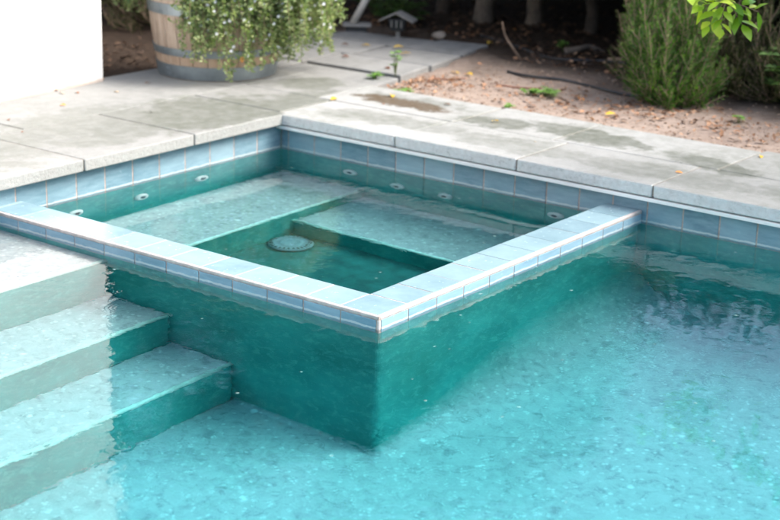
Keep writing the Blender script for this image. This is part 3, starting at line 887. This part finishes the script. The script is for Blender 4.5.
crown_protos = []
def tree(loc, label, rbase, lean, crown, rz, sc=(1, 1, 1), bark='bark', name='evergreen_tree'):
    root = empty(name, (loc[0], loc[1], .125), 0)
    tag(root, label, 'tree', 'evergreen trees shading the garden')
    obj('trunk', trunk_mesh(int(loc[0] * 100) + 7, rbase, 4.0 * sc[2], lean), M[bark], root, smooth=True)
    if crown < len(crown_protos): c = crown_protos[crown].copy(); COL.objects.link(c)
    else:
        P, D, N, Ls, Ws, R_ = crown_mesh('crown', 40 + crown)
        c = leafmesh('crown', P, D, N, Ls, Ws, M['tree_leaf'], None, rnd=R_)
        crown_protos.append(c)
    c.parent = root; c.name = 'crown'
    c.location = (lean[0] * 1.2, lean[1] * 1.2, 0); c.rotation_euler = (0, 0, rz); c.scale = sc
T_ = [((-1.66, 3.02), 'grey trunk standing behind the green ground leaves', .050, (0, .1), 'bark'),
      ((-1.42, 3.28), 'slim dark trunk just right of the garden lamp', .045, (.05, .05), 'bark'),
      ((-.98, 3.12), 'pale stout trunk behind the far tip of the flagstones', .062, (.0, .02), 'bark_pale'),
      ((-.72, 3.30), 'pale straight trunk left of the bare curved stick', .055, (.02, .02), 'bark_pale'),
      ((-.26, 3.26), 'thin shaded trunk in the dark middle background', .045, (-.02, .05), 'bark'),
      ((.12, 3.30), 'thick leaning trunk left of the rosemary', .085, (-.22, .1), 'bark')]
for i, (p, lb, rb, ln, bk_) in enumerate(T_):
    tree(p, lb, rb, ln, i if i < 3 else i % 3, i * 1.1, (.85, .85, [.60, .58, .46, .32, .25, .23][i]), bk_)
back = [((-5.2, 2.2), 1.2, .62), ((-3.7, 3.0), 1.3, .64), ((-2.7, 4.6), 1.2, .60), ((-.9, 5.0), 1.25, .25), ((.9, 4.6), 1.25, .22), ((2.3, 4.2), 1.25, .22), ((3.7, 4.4), 1.25, .24), ((5.3, 4.3), 1.2, .4), ((7.0, 4.0), 1.2, .42), ((1.3, 3.3), .9, .22), ((2.9, 3.1), .9, .26)]
blab = ['evergreen tree at the far left beyond the house corner', 'evergreen tree behind the dark corner left of the barrel', 'evergreen tree in the back row behind the slanted post', 'evergreen tree in the back row behind the flagstones', 'evergreen tree in the back row behind the bare soil', 'evergreen tree in the back row behind the needle bushes', 'evergreen tree in the back row beyond the overhanging branch', 'evergreen tree in the back row past the right edge', 'evergreen tree at the far right end of the back row', 'evergreen tree straight behind the brightest rosemary', 'evergreen tree right of the rosemary over the dark bushes']
for i, ((p, sx, sz), lb) in enumerate(zip(back, blab)):
    tree(p, lb, .09, (0, 0), i % 3, i * 2.3 + .5, (sx, sx, sz))

# dense hedge closing the garden
def hedge():
    root = empty('hedge', (0, 6.6, 0)); tag(root, 'tall dense dark hedge closing the back of the garden', 'hedge')
    n = 42000; r = np.random.default_rng(3)
    P = np.stack([r.uniform(-11, 12, n), r.normal(0, .28, n), .05 + 1.6 * r.random(n) ** .9], 1)
    P[:, 1] += .15 * np.sin(P[:, 0] * 2.1) + .1 * np.sin(P[:, 2] * 4)
    D = r.normal(size=(n, 3)); N = r.normal(size=(n, 3)) + np.array([0, -.8, .6])
    leafmesh('foliage', P, D, N, r.uniform(.11, .2, n), r.uniform(.06, .1, n), M['tree_leaf'], root)
    for k in range(26):
        x = -10.5 + k * .87
        bm = bmesh.new()
        tube(bm, [(x, 0, 0), (x + .05, .05, .8), (x, 0, 1.45)], [.05, .04, .015], 6)
        obj('stem', bm, M['bark'], root)
hedge()

# ------------------------------------------------------------------ overhanging branch of young leaves (top right)
def near_branch():
    root = empty('citrus_tree', (4.45, 1.35, .12)); tag(root, 'glossy broadleaf tree reaching in with bright yellow green leaves', 'tree')
    tip = Vector((2.07, .20, .86)) - root.location
    bs = bmesh.new()
    tr = [Vector((0, 0, -.05)), Vector((-.02, .0, .5)), Vector((-.06, -.05, 1.2)), Vector((-.05, -.05, 2.1))]
    tube(bs, tr, [.05, .042, .035, .02], 10)
    obj('trunk', bs, M['bark'], root, smooth=True)
    bs = bmesh.new()
    j = tr[2]
    c1 = j + Vector((-.8, -.25, .55)); c2 = tip + Vector((.75, .25, .40))
    limb = []
    for k in range(15):
        t = k / 14
        limb.append(j * (1 - t) ** 3 + c1 * 3 * t * (1 - t) ** 2 + c2 * 3 * t * t * (1 - t) + (tip + Vector((0.02, 0, .03))) * t ** 3)
    bl = bmesh.new(); tube(bl, limb, [.016 - .0009 * k for k in range(15)], 8); obj('limb', bl, M['twig'], root, smooth=True)
    rr = random.Random(21)
    P, D, N, Ls, Ws, R_ = [], [], [], [], [], []
    def twig(p, d, ln, nl, bright):
        q = [p + d * ln * t / 5 + Vector((0, 0, -.12 * ln * (t / 5) ** 2)) for t in range(6)]
        tube(bs, q, [.0025, .0022, .002, .0017, .0014, .001], 5)
        for i in range(nl):
            t = .25 + .75 * i / max(1, nl - 1); s = p + d * ln * t + Vector((0, 0, -.12 * ln * t * t))
            rd = Vector((rr.gauss(0, 1), rr.gauss(0, 1), rr.gauss(0, .7))); rd = (rd - d * rd.dot(d)).normalized()
            P.append(s); D.append(d * rr.uniform(.3, .9) + rd + Vector((0, 0, -.25)))
            N.append(Vector((rr.uniform(-.5, .5), rr.uniform(-.6, .2), 1.0)) + rd * .2)
            L_ = rr.uniform(.058, .088); Ls.append(L_); Ws.append(L_ * rr.uniform(.38, .48)); R_.append(min(1, max(0, rr.gauss(bright, .2))))
    down = Vector((0, 0, -1))
    for (a, b, c, ln, nl, br) in [(-.9, .1, -.2, .10, 7, .8), (-.55, 0, -.75, .10, 7, .75), (-.1, 0, -.9, .09, 6, .55), (.5, 0, -.6, .10, 6, .6), (-.95, 0, .35, .09, 6, .75), (.2, 0, .8, .08, 5, .6), (.9, 0, -.15, .13, 7, .35), (-.2, -.5, .1, .08, 6, .8), (.75, .2, .5, .12, 6, .5)]:
        d = (RV * a + FV * b + Vector((0, 0, c))).normalized()
        twig(tip + Vector((rr.uniform(-.01, .01), rr.uniform(-.01, .01), .01)), d, ln, nl, br)
    # more leaves further up the limb, mostly above the frame
    for k in range(4, 14):
        for _ in range(4):
            d = Vector((rr.uniform(-1, 1), rr.uniform(-1, 1), rr.uniform(-.1, .9))).normalized()
            twig(limb[k], d, rr.uniform(.1, .2), 7, .5)
    # second limb: its tip just dips into the top edge left of the first
    tip2 = Vector((1.93, .22, 1.015)) - root.location
    limb2 = [limb[9].lerp(tip2, t / 6) + Vector((0, 0, .10 * math.sin(t / 6 * math.pi))) for t in range(7)]
    tube(bs, limb2, [.006 - .0006 * k for k in range(7)], 6)
    twig(tip2, (RV * -.7 + down * .3).normalized(), .08, 6, .7); twig(tip2, (RV * .6 + down * .2).normalized(), .08, 5, .6)
    # crown above
    for i in range(260):
        a = rr.uniform(0, 6.28); z = rr.uniform(1.3, 3.0); r_ = rr.uniform(.05, .75) * (1 - abs(z - 2.1) / 1.6)
        d = Vector((math.cos(a), math.sin(a), rr.uniform(-.2, .7))).normalized()
        twig(Vector((math.cos(a) * r_, math.sin(a) * r_, z)), d, rr.uniform(.12, .25), 7, .4)
    obj('twigs', bs, M['twig'], root, smooth=True)
    leafmesh('foliage', P, D, N, Ls, Ws, M['bright_leaf'], root, shape='leaf', rnd=np.array(R_), fold=.18)
near_branch()

# ------------------------------------------------------------------ garden lamp and slanted post behind the path
gl = empty('garden_lamp', (-.975, 2.19, .14), .42)
tag(gl, 'low black path lamp under a small pitched grey metal hood', 'lamp')
bm = bmesh.new(); tube(bm, [(0, 0, -.02), (0, 0, .055)], [.012, .016], 10); lathe(bm, [(.03, .0), (.03, .008), (.012, .014)], 16)
obj('stake', bm, M['hood'], gl)
bm = bmesh.new(); bx(bm, -.055, .055, -.045, .045, .052, .125)
for v in bm.verts:
    if v.co.z < .08: v.co.x *= .72; v.co.y *= .72
obj('lamp_head', bm, M['black'], gl, bevel=.003)
bm = bmesh.new()
for s in (-1, 1):
    q = [(0, -.07, .165), (s * .105, -.07, .115), (s * .105, .07, .115), (0, .07, .165)]
    a = [bm.verts.new(p) for p in q]; b = [bm.verts.new((p[0], p[1], p[2] - .006)) for p in q]
    bm.faces.new(a); bm.faces.new(b[::-1])
    for i in range(4): bm.faces.new((a[i], a[(i + 1) % 4], b[(i + 1) % 4], b[i]))
bmesh.ops.recalc_face_normals(bm, faces=bm.faces)
obj('hood', bm, M['hood'], gl)
bm = bmesh.new()
bm.free()
for x in (-.03, 0, .03):
    bm = bmesh.new(); bx(bm, x - .003, x + .003, -.049, -.0462, .075, .118); obj('bar', bm, M['hood'], gl)

po = empty('slanted_post', (-1.31, 2.22, .13), .64)
tag(po, 'pale slanted post rising from a flat grey foot plate beyond the shrub', 'post')
bm = bmesh.new(); bx(bm, -.09, .085, -.06, .06, .050, .064); obj('foot_plate', bm, M['hood'], po, bevel=.002)
bm = bmesh.new(); bx(bm, -.07, .06, -.045, .045, -.02, .048); obj('foot_block', bm, M['black'], po, bevel=.004)
bm = bmesh.new(); tube(bm, [(-.03, 0, .060), (.045, .02, .20), (.40, .1, .86)], [.022, .022, .022], 14); obj('shaft', bm, M['pale'], po, smooth=True)

# ------------------------------------------------------------------ hoses, sticks, roots, stones
def smooth_path(p, n=6):
    out = []
    P = [Vector(q) for q in p]
    for i in range(len(P) - 1):
        a, b, c, d = P[max(0, i - 1)], P[i], P[i + 1], P[min(len(P) - 1, i + 2)]
        for k in range(n):
            t = k / n
            out.append(.5 * ((2 * b) + (c - a) * t + (2 * a - 5 * b + 4 * c - d) * t * t + (3 * b - a - 3 * c + d) * t ** 3))
    out.append(P[-1]); return out
def gpath(xy, dz=.006): return [(x, y, soilz(x, y) + dz + (e[0] if e else 0)) for x, y, *e in xy]
def line_thing(name, pts, r, mat, label, cat, group=None, n=7):
    bm = bmesh.new(); sp = smooth_path(pts)
    m = len(sp)
    if hasattr(r, '__len__'): rad = [r[0] + (r[1] - r[0]) * k / (m - 1) for k in range(m)]
    else: rad = r
    tube(bm, sp, rad, n)
    return tag(obj(name, bm, M[mat], smooth=True), label, cat, group)
line_thing('irrigation_hose', gpath([(.10, 1.76), (.20, 1.70), (.33, 1.67, .008), (.45, 1.70), (.58, 1.71), (.74, 1.67), (.90, 1.69), (1.15, 1.72)], .007), .0085, 'rubber', 'black irrigation tube lying across the open soil toward the rosemary', 'hose')
line_thing('irrigation_hose', gpath([(-.62, 2.56), (-.40, 2.48), (-.22, 2.42), (-.06, 2.38), (.10, 2.36), (.32, 2.46), (.62, 2.42), (.95, 2.5)], .008), .009, 'rubber', 'dark tube half buried in the shaded litter under the trees', 'hose')
line_thing('stick', [(-.07, 2.15, .135), (-.10, 2.11, .20), (-.15, 2.10, .27), (-.16, 2.08, .345)], (.008, .005), 'twig', 'bare curved stick poking up from the shaded soil', 'stick')
line_thing('stick', gpath([(.02, 1.13), (-.02, 1.22, .004), (.03, 1.30), (.07, 1.40)], .005), (.006, .003), 'redtwig', 'reddish brown twig on the soil left of the small weed', 'stick')
line_thing('stick', gpath([(.28, 1.37), (.40, 1.40), (.50, 1.47)], .005), (.006, .003), 'redtwig', 'short red twig lying just left of the low clover', 'stick')
line_thing('root', gpath([(-.02, 2.55, .012), (.03, 2.60, .025), (.05, 2.72, .02), (.12, 2.78, -.01)], .0), (.022, .014), 'bark_pale', 'pale curved root showing at the edge of the shade', 'root')
line_thing('root', gpath([(.30, 2.50, .01), (.46, 2.52, .02), (.62, 2.62, .02), (.75, 2.78, -.01)], .0), (.014, .010), 'twig', 'long brown root near the foot of the leaning trunk', 'root')
def rock(name, loc, s, label, mat='stone', seed=1):
    rr = random.Random(seed); bm = bmesh.new(); bmesh.ops.create_icosphere(bm, subdivisions=3, radius=1)
    o = [Vector((rr.uniform(-1, 1), rr.uniform(-1, 1), rr.uniform(-1, 1))).normalized() for _ in range(7)]
    for v in bm.verts:
        k = 1 - .16 * max(0, max(v.co.dot(q) for q in o) - .6) * 2.2
        v.co = Vector((v.co.x * s[0] * k, v.co.y * s[1] * k, v.co.z * s[2] * k))
    return tag(obj(name, bm, M[mat], smooth=True, loc=loc), label, 'stone')
rock('garden_stone', (-.83, 2.42, .15), (.05, .045, .03), 'small tan stone by the far edge of the flagstones', seed=2)
rock('garden_stone', (.64, .98, .135), (.022, .018, .012), 'tiny pale stone in the soil beside the paving', seed=4)

# ------------------------------------------------------------------ weeds
def weed(loc, n, r, label, h=.03, leaf=(.016, .026), mat='weed', seed=1, cat='weed'):
    rr = random.Random(seed); root = empty('weed', loc); tag(root, label, cat)
    bs = bmesh.new(); P, D, N = [], [], []
    for i in range(n):
        a = rr.uniform(0, 6.28); q = r * math.sqrt(rr.random()); hh = h * rr.uniform(.4, 1.0)
        e = Vector((math.cos(a) * q, math.sin(a) * q, hh))
        tube(bs, [(0, 0, 0), (e.x * .5, e.y * .5, hh * .8), e], [.0014, .001, .0008], 3, False)
        for k in range(3):
            b = a + k * 2.1
            P.append(e); D.append((math.cos(b), math.sin(b), .15)); N.append((rr.uniform(-.3, .3), rr.uniform(-.3, .3), 1))
    m = len(P)
    obj('stems', bs, M['green_stem'], root)
    leafmesh('leaves', P, D, N, rng.uniform(*leaf, m), rng.uniform(leaf[0] * .8, leaf[1] * .8, m), M[mat], root, shape='leaf')
weed((.60, 1.33, soilz(.6, 1.33)), 34, .075, 'low clover weed lying on the open soil', .035, seed=2)
weed((.52, 1.30, soilz(.52, 1.3)), 16, .04, 'smaller pale weed touching the clover', .03, seed=12)
weed((-.215, 1.16, .150), 16, .03, 'upright bright weed growing from the flagstone edge', .13, seed=3)
weed((-.25, 1.03, .145), 16, .035, 'short round weed at the corner of the nearest flag', .035, seed=4)
weed((.04, .875, soilz(.1, .9) - .005), 14, .045, 'flat yellow green weed between paving and soil', .02, seed=5)
weed((.665, .90, soilz(.66, .9)), 8, .03, 'tiny sprig of weed against the paving edge', .02, seed=6)
weed((-.05, 2.58, soilz(-.05, 2.58)), 5, .02, 'single bright green sprout in the dark under the trees', .06, seed=7, leaf=(.03, .045))
weed((1.62, 1.42, soilz(1.62, 1.42)), 8, .03, 'small green sprout among the brown leaves right of the rosemary', .04, seed=8)
weed((-1.28, 2.62, .13), 70, .17, 'clump of dark green ground leaves behind the garden lamp', .16, (.035, .055), 'ivy', 9, 'plant')
weed((-1.7, 2.9, .13), 60, .2, 'dark leafy clump in the shade behind the slanted post', .18, (.035, .055), 'ivy', 10, 'plant')
weed((1.72, 1.85, .13), 60, .2, 'dark broad leaves in the gap between the two needle bushes', .3, (.04, .06), 'ivy', 11, 'plant')

# ------------------------------------------------------------------ fallen leaves one can point at
def fallen(x, y, z, size, mat, label, seed, rz=None, group=None):
    rr = random.Random(seed)
    a = rz if rz is not None else rr.uniform(0, 6.28)
    d = Vector((math.cos(a), math.sin(a), rr.uniform(-.05, .15)))
    o = leafmesh('fallen_leaf', [(-d.x * size / 2, -d.y * size / 2, .003)], [d], [(rr.uniform(-.3, .3), rr.uniform(-.3, .3), 1)], [size], [size * .55], M[mat], None, shape='leaf', rnd=np.array([rr.random()]), fold=rr.uniform(.15, .5))
    o.location = (x, y, z)
    tag(o, label, 'leaf', group)
DZ = HC + .001
YL = [(-.72, 1.86, .156, .055, 'yellow', 'yellow leaf on the far flagstone nearest the garden lamp'),
      (-.90, 1.78, .156, .045, 'yellow', 'small yellow leaf on the flags right of the slanted post'),
      (-.56, 1.71, .156, .055, 'yellow', 'ochre leaf in the middle of the flagstone path'),
      (-.09, 1.53, 0, .050, 'yellow', 'left one of two yellow leaves side by side on the soil'),
      (-.02, 1.56, 0, .050, 'yellow', 'right one of two yellow leaves side by side on the soil'),
      (.155, .64, DZ, .045, 'yellow', 'yellow leaf at the edge of the brown damp patch'),
      (.85, .50, DZ, .036, 'yellow', 'pale yellow leaf on the grey green paving stain'),
      (.00, .385, DZ, .040, 'yellow', 'yellow orange leaf by the paving joint nearest the pool corner'),
      (1.11, 1.10, 0, .045, 'yellow', 'yellow leaf on the soil below the rosemary'),
      (-.42, 2.36, 0, .05, 'yellow', 'yellow leaf at the tip of the flagstone path'),
      (-.62, 2.92, 0, .05, 'orange', 'orange leaf in front of the pale trunks'),
      (2.06, .70, DZ, .03, 'yellow', 'tiny yellow leaf on the paving joint near the right edge'),
      (-1.02, -.42, DZ, .030, 'tan', 'pale tan leaf on the terrace near the white wall'),
      (-.80, -.61, DZ, .030, 'orange', 'orange leaf lying in the middle of the left terrace'),
      (-.735, -1.07, DZ, .032, 'black_leaf', 'blackened leaf near the left edge of the terrace'),
      (-.735, -.98, DZ, .022, 'brown', 'small brown leaf just behind the blackened leaf'),
      (-.50, -1.10, DZ, .018, 'brown', 'reddish crumb of leaf on the slanting terrace joint'),
      (-.92, .05, DZ, .030, 'brown', 'russet leaf in front of the barrel on its left side'),
      (-1.09, -.40, DZ, .024, 'brown', 'brown leaf at the foot of the white wall'),
      (-.98, -.36, DZ, .028, 'brown', 'curled brown leaf midway between wall and barrel'),
      (-.86, -.22, DZ, .024, 'tan', 'dull tan leaf right of the curled brown leaf'),
      (-.40, -.44, DZ, .014, 'black_leaf', 'dark speck of leaf on the green stained coping'),
      (-1.155, -.04, DZ, .025, 'orange', 'orange scrap of leaf at the corner of the white wall'),
      (1.93, .21, DZ, .026, 'orange', 'rusty leaf on the coping joint near the right edge'),
      (1.21, .27, DZ, .012, 'tan', 'tiny tan seed on the second coping stone'),
      (.24, .46, DZ, .02, 'brown', 'brown leaf scrap in the brown damp patch'),
      (.47, .66, DZ, .03, 'brown', 'brown leaf at the right end of the damp patch'),
      (-.73, 1.38, .156, .04, 'brown', 'red brown leaf lying flat on the middle flag'),
      (-.36, 1.28, .156, .04, 'brown', 'red brown leaf near the weed on the flags'),
      (-.99, 1.70, .156, .04, 'brown', 'brown leaf on the back left flag'),
      (.70, 1.05, 0, .05, 'brown', 'rust coloured leaf standing out on the soil by the paving'),
      (.75, 1.42, 0, .05, 'tan', 'tan curled leaf right of the clover'),
      (.79, 1.37, 0, .045, 'orange', 'orange brown leaf beside the tan curled leaf')]
for i, (x, y, z, s, m, lb) in enumerate(YL):
    fallen(x, y, z if z else soilz(x, y) + .004, s * 1.25, m, lb, 100 + i)
# an orange petal-like leaf caught in the shrub
o = leafmesh('fallen_leaf', [(0, 0, 0)], [(.3, -.4, -.8)], [(.5, -.8, .3)], [.035], [.02], M['orange'], None, shape='leaf', rnd=np.array([.5]))
o.location = BC + RV * .17 + FV * -.40 + Vector((0, 0, .15)); tag(o, 'orange leaf caught in the trailing shrub over the barrel hoop', 'leaf')

# countless litter
def litter(name, n, sampler, mat, L, seed):
    r = np.random.default_rng(seed); pts = []
    while len(pts) < n:
        x, y = sampler(r)
        if y < .86 and x > -1.15: continue
        if -1.6 < x < -.1 and .84 < y < 2.36 and r.random() > .03: continue
        pts.append((x, y, soilz(x, y) + .004 + .01 * r.random() + (.025 if (-1.6 < x < -.1 and .84 < y < 2.36) else 0)))
    P = np.array(pts); a = r.uniform(0, 6.28, n)
    D = np.stack([np.cos(a), np.sin(a), r.normal(0, .25, n)], 1); N = np.stack([r.normal(0, .45, n), r.normal(0, .45, n), np.ones(n)], 1)
    Ls = r.uniform(L[0], L[1], n)
    o = leafmesh(name, P, D, N, Ls, Ls * r.uniform(.3, .6, n), M[mat], None, shape='leaf', fold=.35)
    tag(o, kind='stuff')
tag_l = litter
litter('leaf_litter', 420, lambda r: (r.uniform(-1.4, 3.2), .86 + abs(r.normal(0, 1.0))), 'litter', (.010, .032), 1)
litter('leaf_litter', 430, lambda r: (1.2 + r.normal(0, .55), 1.28 + r.normal(0, .15)), 'litter', (.012, .045), 2)
litter('leaf_litter', 200, lambda r: (-.02 + r.normal(0, .12), 1.1 + r.normal(0, .14)), 'litter', (.015, .035), 12)
litter('leaf_litter', 380, lambda r: (r.uniform(-2.0, -1.16), r.uniform(-.05, 1.8)), 'mulch', (.02, .05), 3)
litter('leaf_litter', 3600, lambda r: (r.uniform(-3.0, 3.8), 2.25 + abs(r.normal(0, 1.1))), 'mulch', (.02, .06), 4)
litter('leaf_litter', 420, lambda r: (r.uniform(-2.0, 1.2), 2.1 + abs(r.normal(0, .5))), 'litter', (.02, .045), 5)
def clods():
    r = random.Random(9); bm = bmesh.new()
    for _ in range(1500):
        x = r.uniform(-.1, 3.6); y = .88 + abs(r.gauss(0, .75)); s = r.uniform(.003, .008) * (1.8 if r.random() < .06 else 1)
        mt = Matrix.Translation((x, y, soilz(x, y) + s * .3)) @ Matrix.Rotation(r.uniform(0, 6), 4, 'Z') @ Matrix.Diagonal((1.2, .9, .6, 1))
        bmesh.ops.create_icosphere(bm, subdivisions=1, radius=s, matrix=mt)
    tag(obj('soil_crumbs', bm, M['clod']), kind='stuff')
clods()

# ------------------------------------------------------------------ pale discs on the water that paint its ripple reflections
def glint_discs():
    r = random.Random(4); bm = bmesh.new()
    def dome(x, y, s):
        seg = 8; rings = []
        for zf, rf in ((-.10, 1.12), (.0, 1.0), (.35, .86), (.55, .5)):
            rings.append([bm.verts.new((x + s * rf * math.cos(6.2832 * k / seg), y + s * rf * math.sin(6.2832 * k / seg), .0004 + s * .2 * max(0, zf))) for k in range(seg)])
        for a, b in zip(rings[:-1], rings[1:]):
            for k in range(seg): bm.faces.new((a[k], a[(k + 1) % seg], b[(k + 1) % seg], b[k]))
        bm.faces.new(rings[-1])
    for _ in range(90):
        z = r.random()
        if z < .35: x, y = r.uniform(.25, U - AW - .03), r.uniform(-V + AW + .03, -.03)
        elif z < .55: x, y = U + abs(r.gauss(0, .12)) + .01, r.uniform(-V - .1, -.6)
        elif z < .75: x, y = r.uniform(.4, 2.0), -V - abs(r.gauss(0, .5)) - .02
        else: x, y = r.uniform(1.5, 3.6), r.uniform(-3.4, -.1)
        if x < U and -V < y and not (x < U - AW and y > -V + AW): continue
        dome(x, y, r.choice([.0022, .0035, .005, .006]))
    b = NT('pale_glint')
    g = b.pr((.30, .48, .46), .5, None, .2); g.inputs['Alpha'].default_value = .3
    tag(obj('ripple_glint_discs', bm, b.done(g.outputs[0]), smooth=True), kind='stuff')
glint_discs()

# ------------------------------------------------------------------ light
SUN_EL, SUN_AZ = math.radians(48), math.radians(60)      # azimuth measured from +Y towards +X
W = bpy.data.worlds.new('World'); SC.world = W; W.use_nodes = True
nt = W.node_tree; nt.nodes.clear()
sky = nt.nodes.new('ShaderNodeTexSky'); sky.sky_type = 'NISHITA'; sky.sun_disc = False
sky.sun_elevation = SUN_EL; sky.sun_rotation = SUN_AZ; sky.air_density = 1.0; sky.dust_density = 5.0; sky.ozone_density = 1.0
bg = nt.nodes.new('ShaderNodeBackground'); bg.inputs['Strength'].default_value = .15
ow = nt.nodes.new('ShaderNodeOutputWorld')
nt.links.new(sky.outputs[0], bg.inputs[0]); nt.links.new(bg.outputs[0], ow.inputs[0])
sd = bpy.data.lights.new('sun', 'SUN'); sd.energy = 2.0; sd.angle = math.radians(32); sd.color = (1, .97, .93)
so = bpy.data.objects.new('sun', sd); COL.objects.link(so)
dirv = Vector((math.sin(SUN_AZ) * math.cos(SUN_EL), math.cos(SUN_AZ) * math.cos(SUN_EL), math.sin(SUN_EL)))
so.rotation_euler = dirv.to_track_quat('Z', 'Y').to_euler(); so.location = (3, 0, 8)

# ------------------------------------------------------------------ camera
cd = bpy.data.cameras.new('camera'); co = bpy.data.objects.new('camera', cd); COL.objects.link(co)
yaw, pitch, roll = .64222, -.29912, .02665
fw = Vector((-math.sin(yaw) * math.cos(pitch), math.cos(yaw) * math.cos(pitch), math.sin(pitch)))
r = Vector((math.cos(yaw), math.sin(yaw), 0)); u = r.cross(fw)
R1 = r * math.cos(roll) + u * math.sin(roll); U1 = -r * math.sin(roll) + u * math.cos(roll)
mt = Matrix(((R1.x, U1.x, -fw.x, 4.70611), (R1.y, U1.y, -fw.y, -5.4235), (R1.z, U1.z, -fw.z, 1.67141), (0, 0, 0, 1)))
co.matrix_world = mt
cd.sensor_width = 36; cd.lens = 36 * 1578.8 / 780; cd.clip_start = .05; cd.clip_end = 400
cd.dof.use_dof = True; cd.dof.focus_distance = 4.95; cd.dof.aperture_fstop = 3.3
SC.camera = co

# ------------------------------------------------------------------ render settings
SC.render.engine = 'CYCLES'
c = SC.cycles
c.max_bounces = 12; c.diffuse_bounces = 5; c.glossy_bounces = 4; c.transmission_bounces = 8; c.transparent_max_bounces = 8; c.volume_bounces = 0
c.caustics_refractive = True; c.caustics_reflective = False; c.blur_glossy = .3
c.sample_clamp_indirect = 12.0
c.use_denoising = True
try: c.denoiser = 'OPENIMAGEDENOISE'
except Exception: pass
SC.view_settings.view_transform = 'Standard'; SC.view_settings.look = 'None'
SC.view_settings.exposure = 1.43; SC.view_settings.gamma = 1.0
try: SC.view_settings.use_curve_mapping = False
except Exception: pass
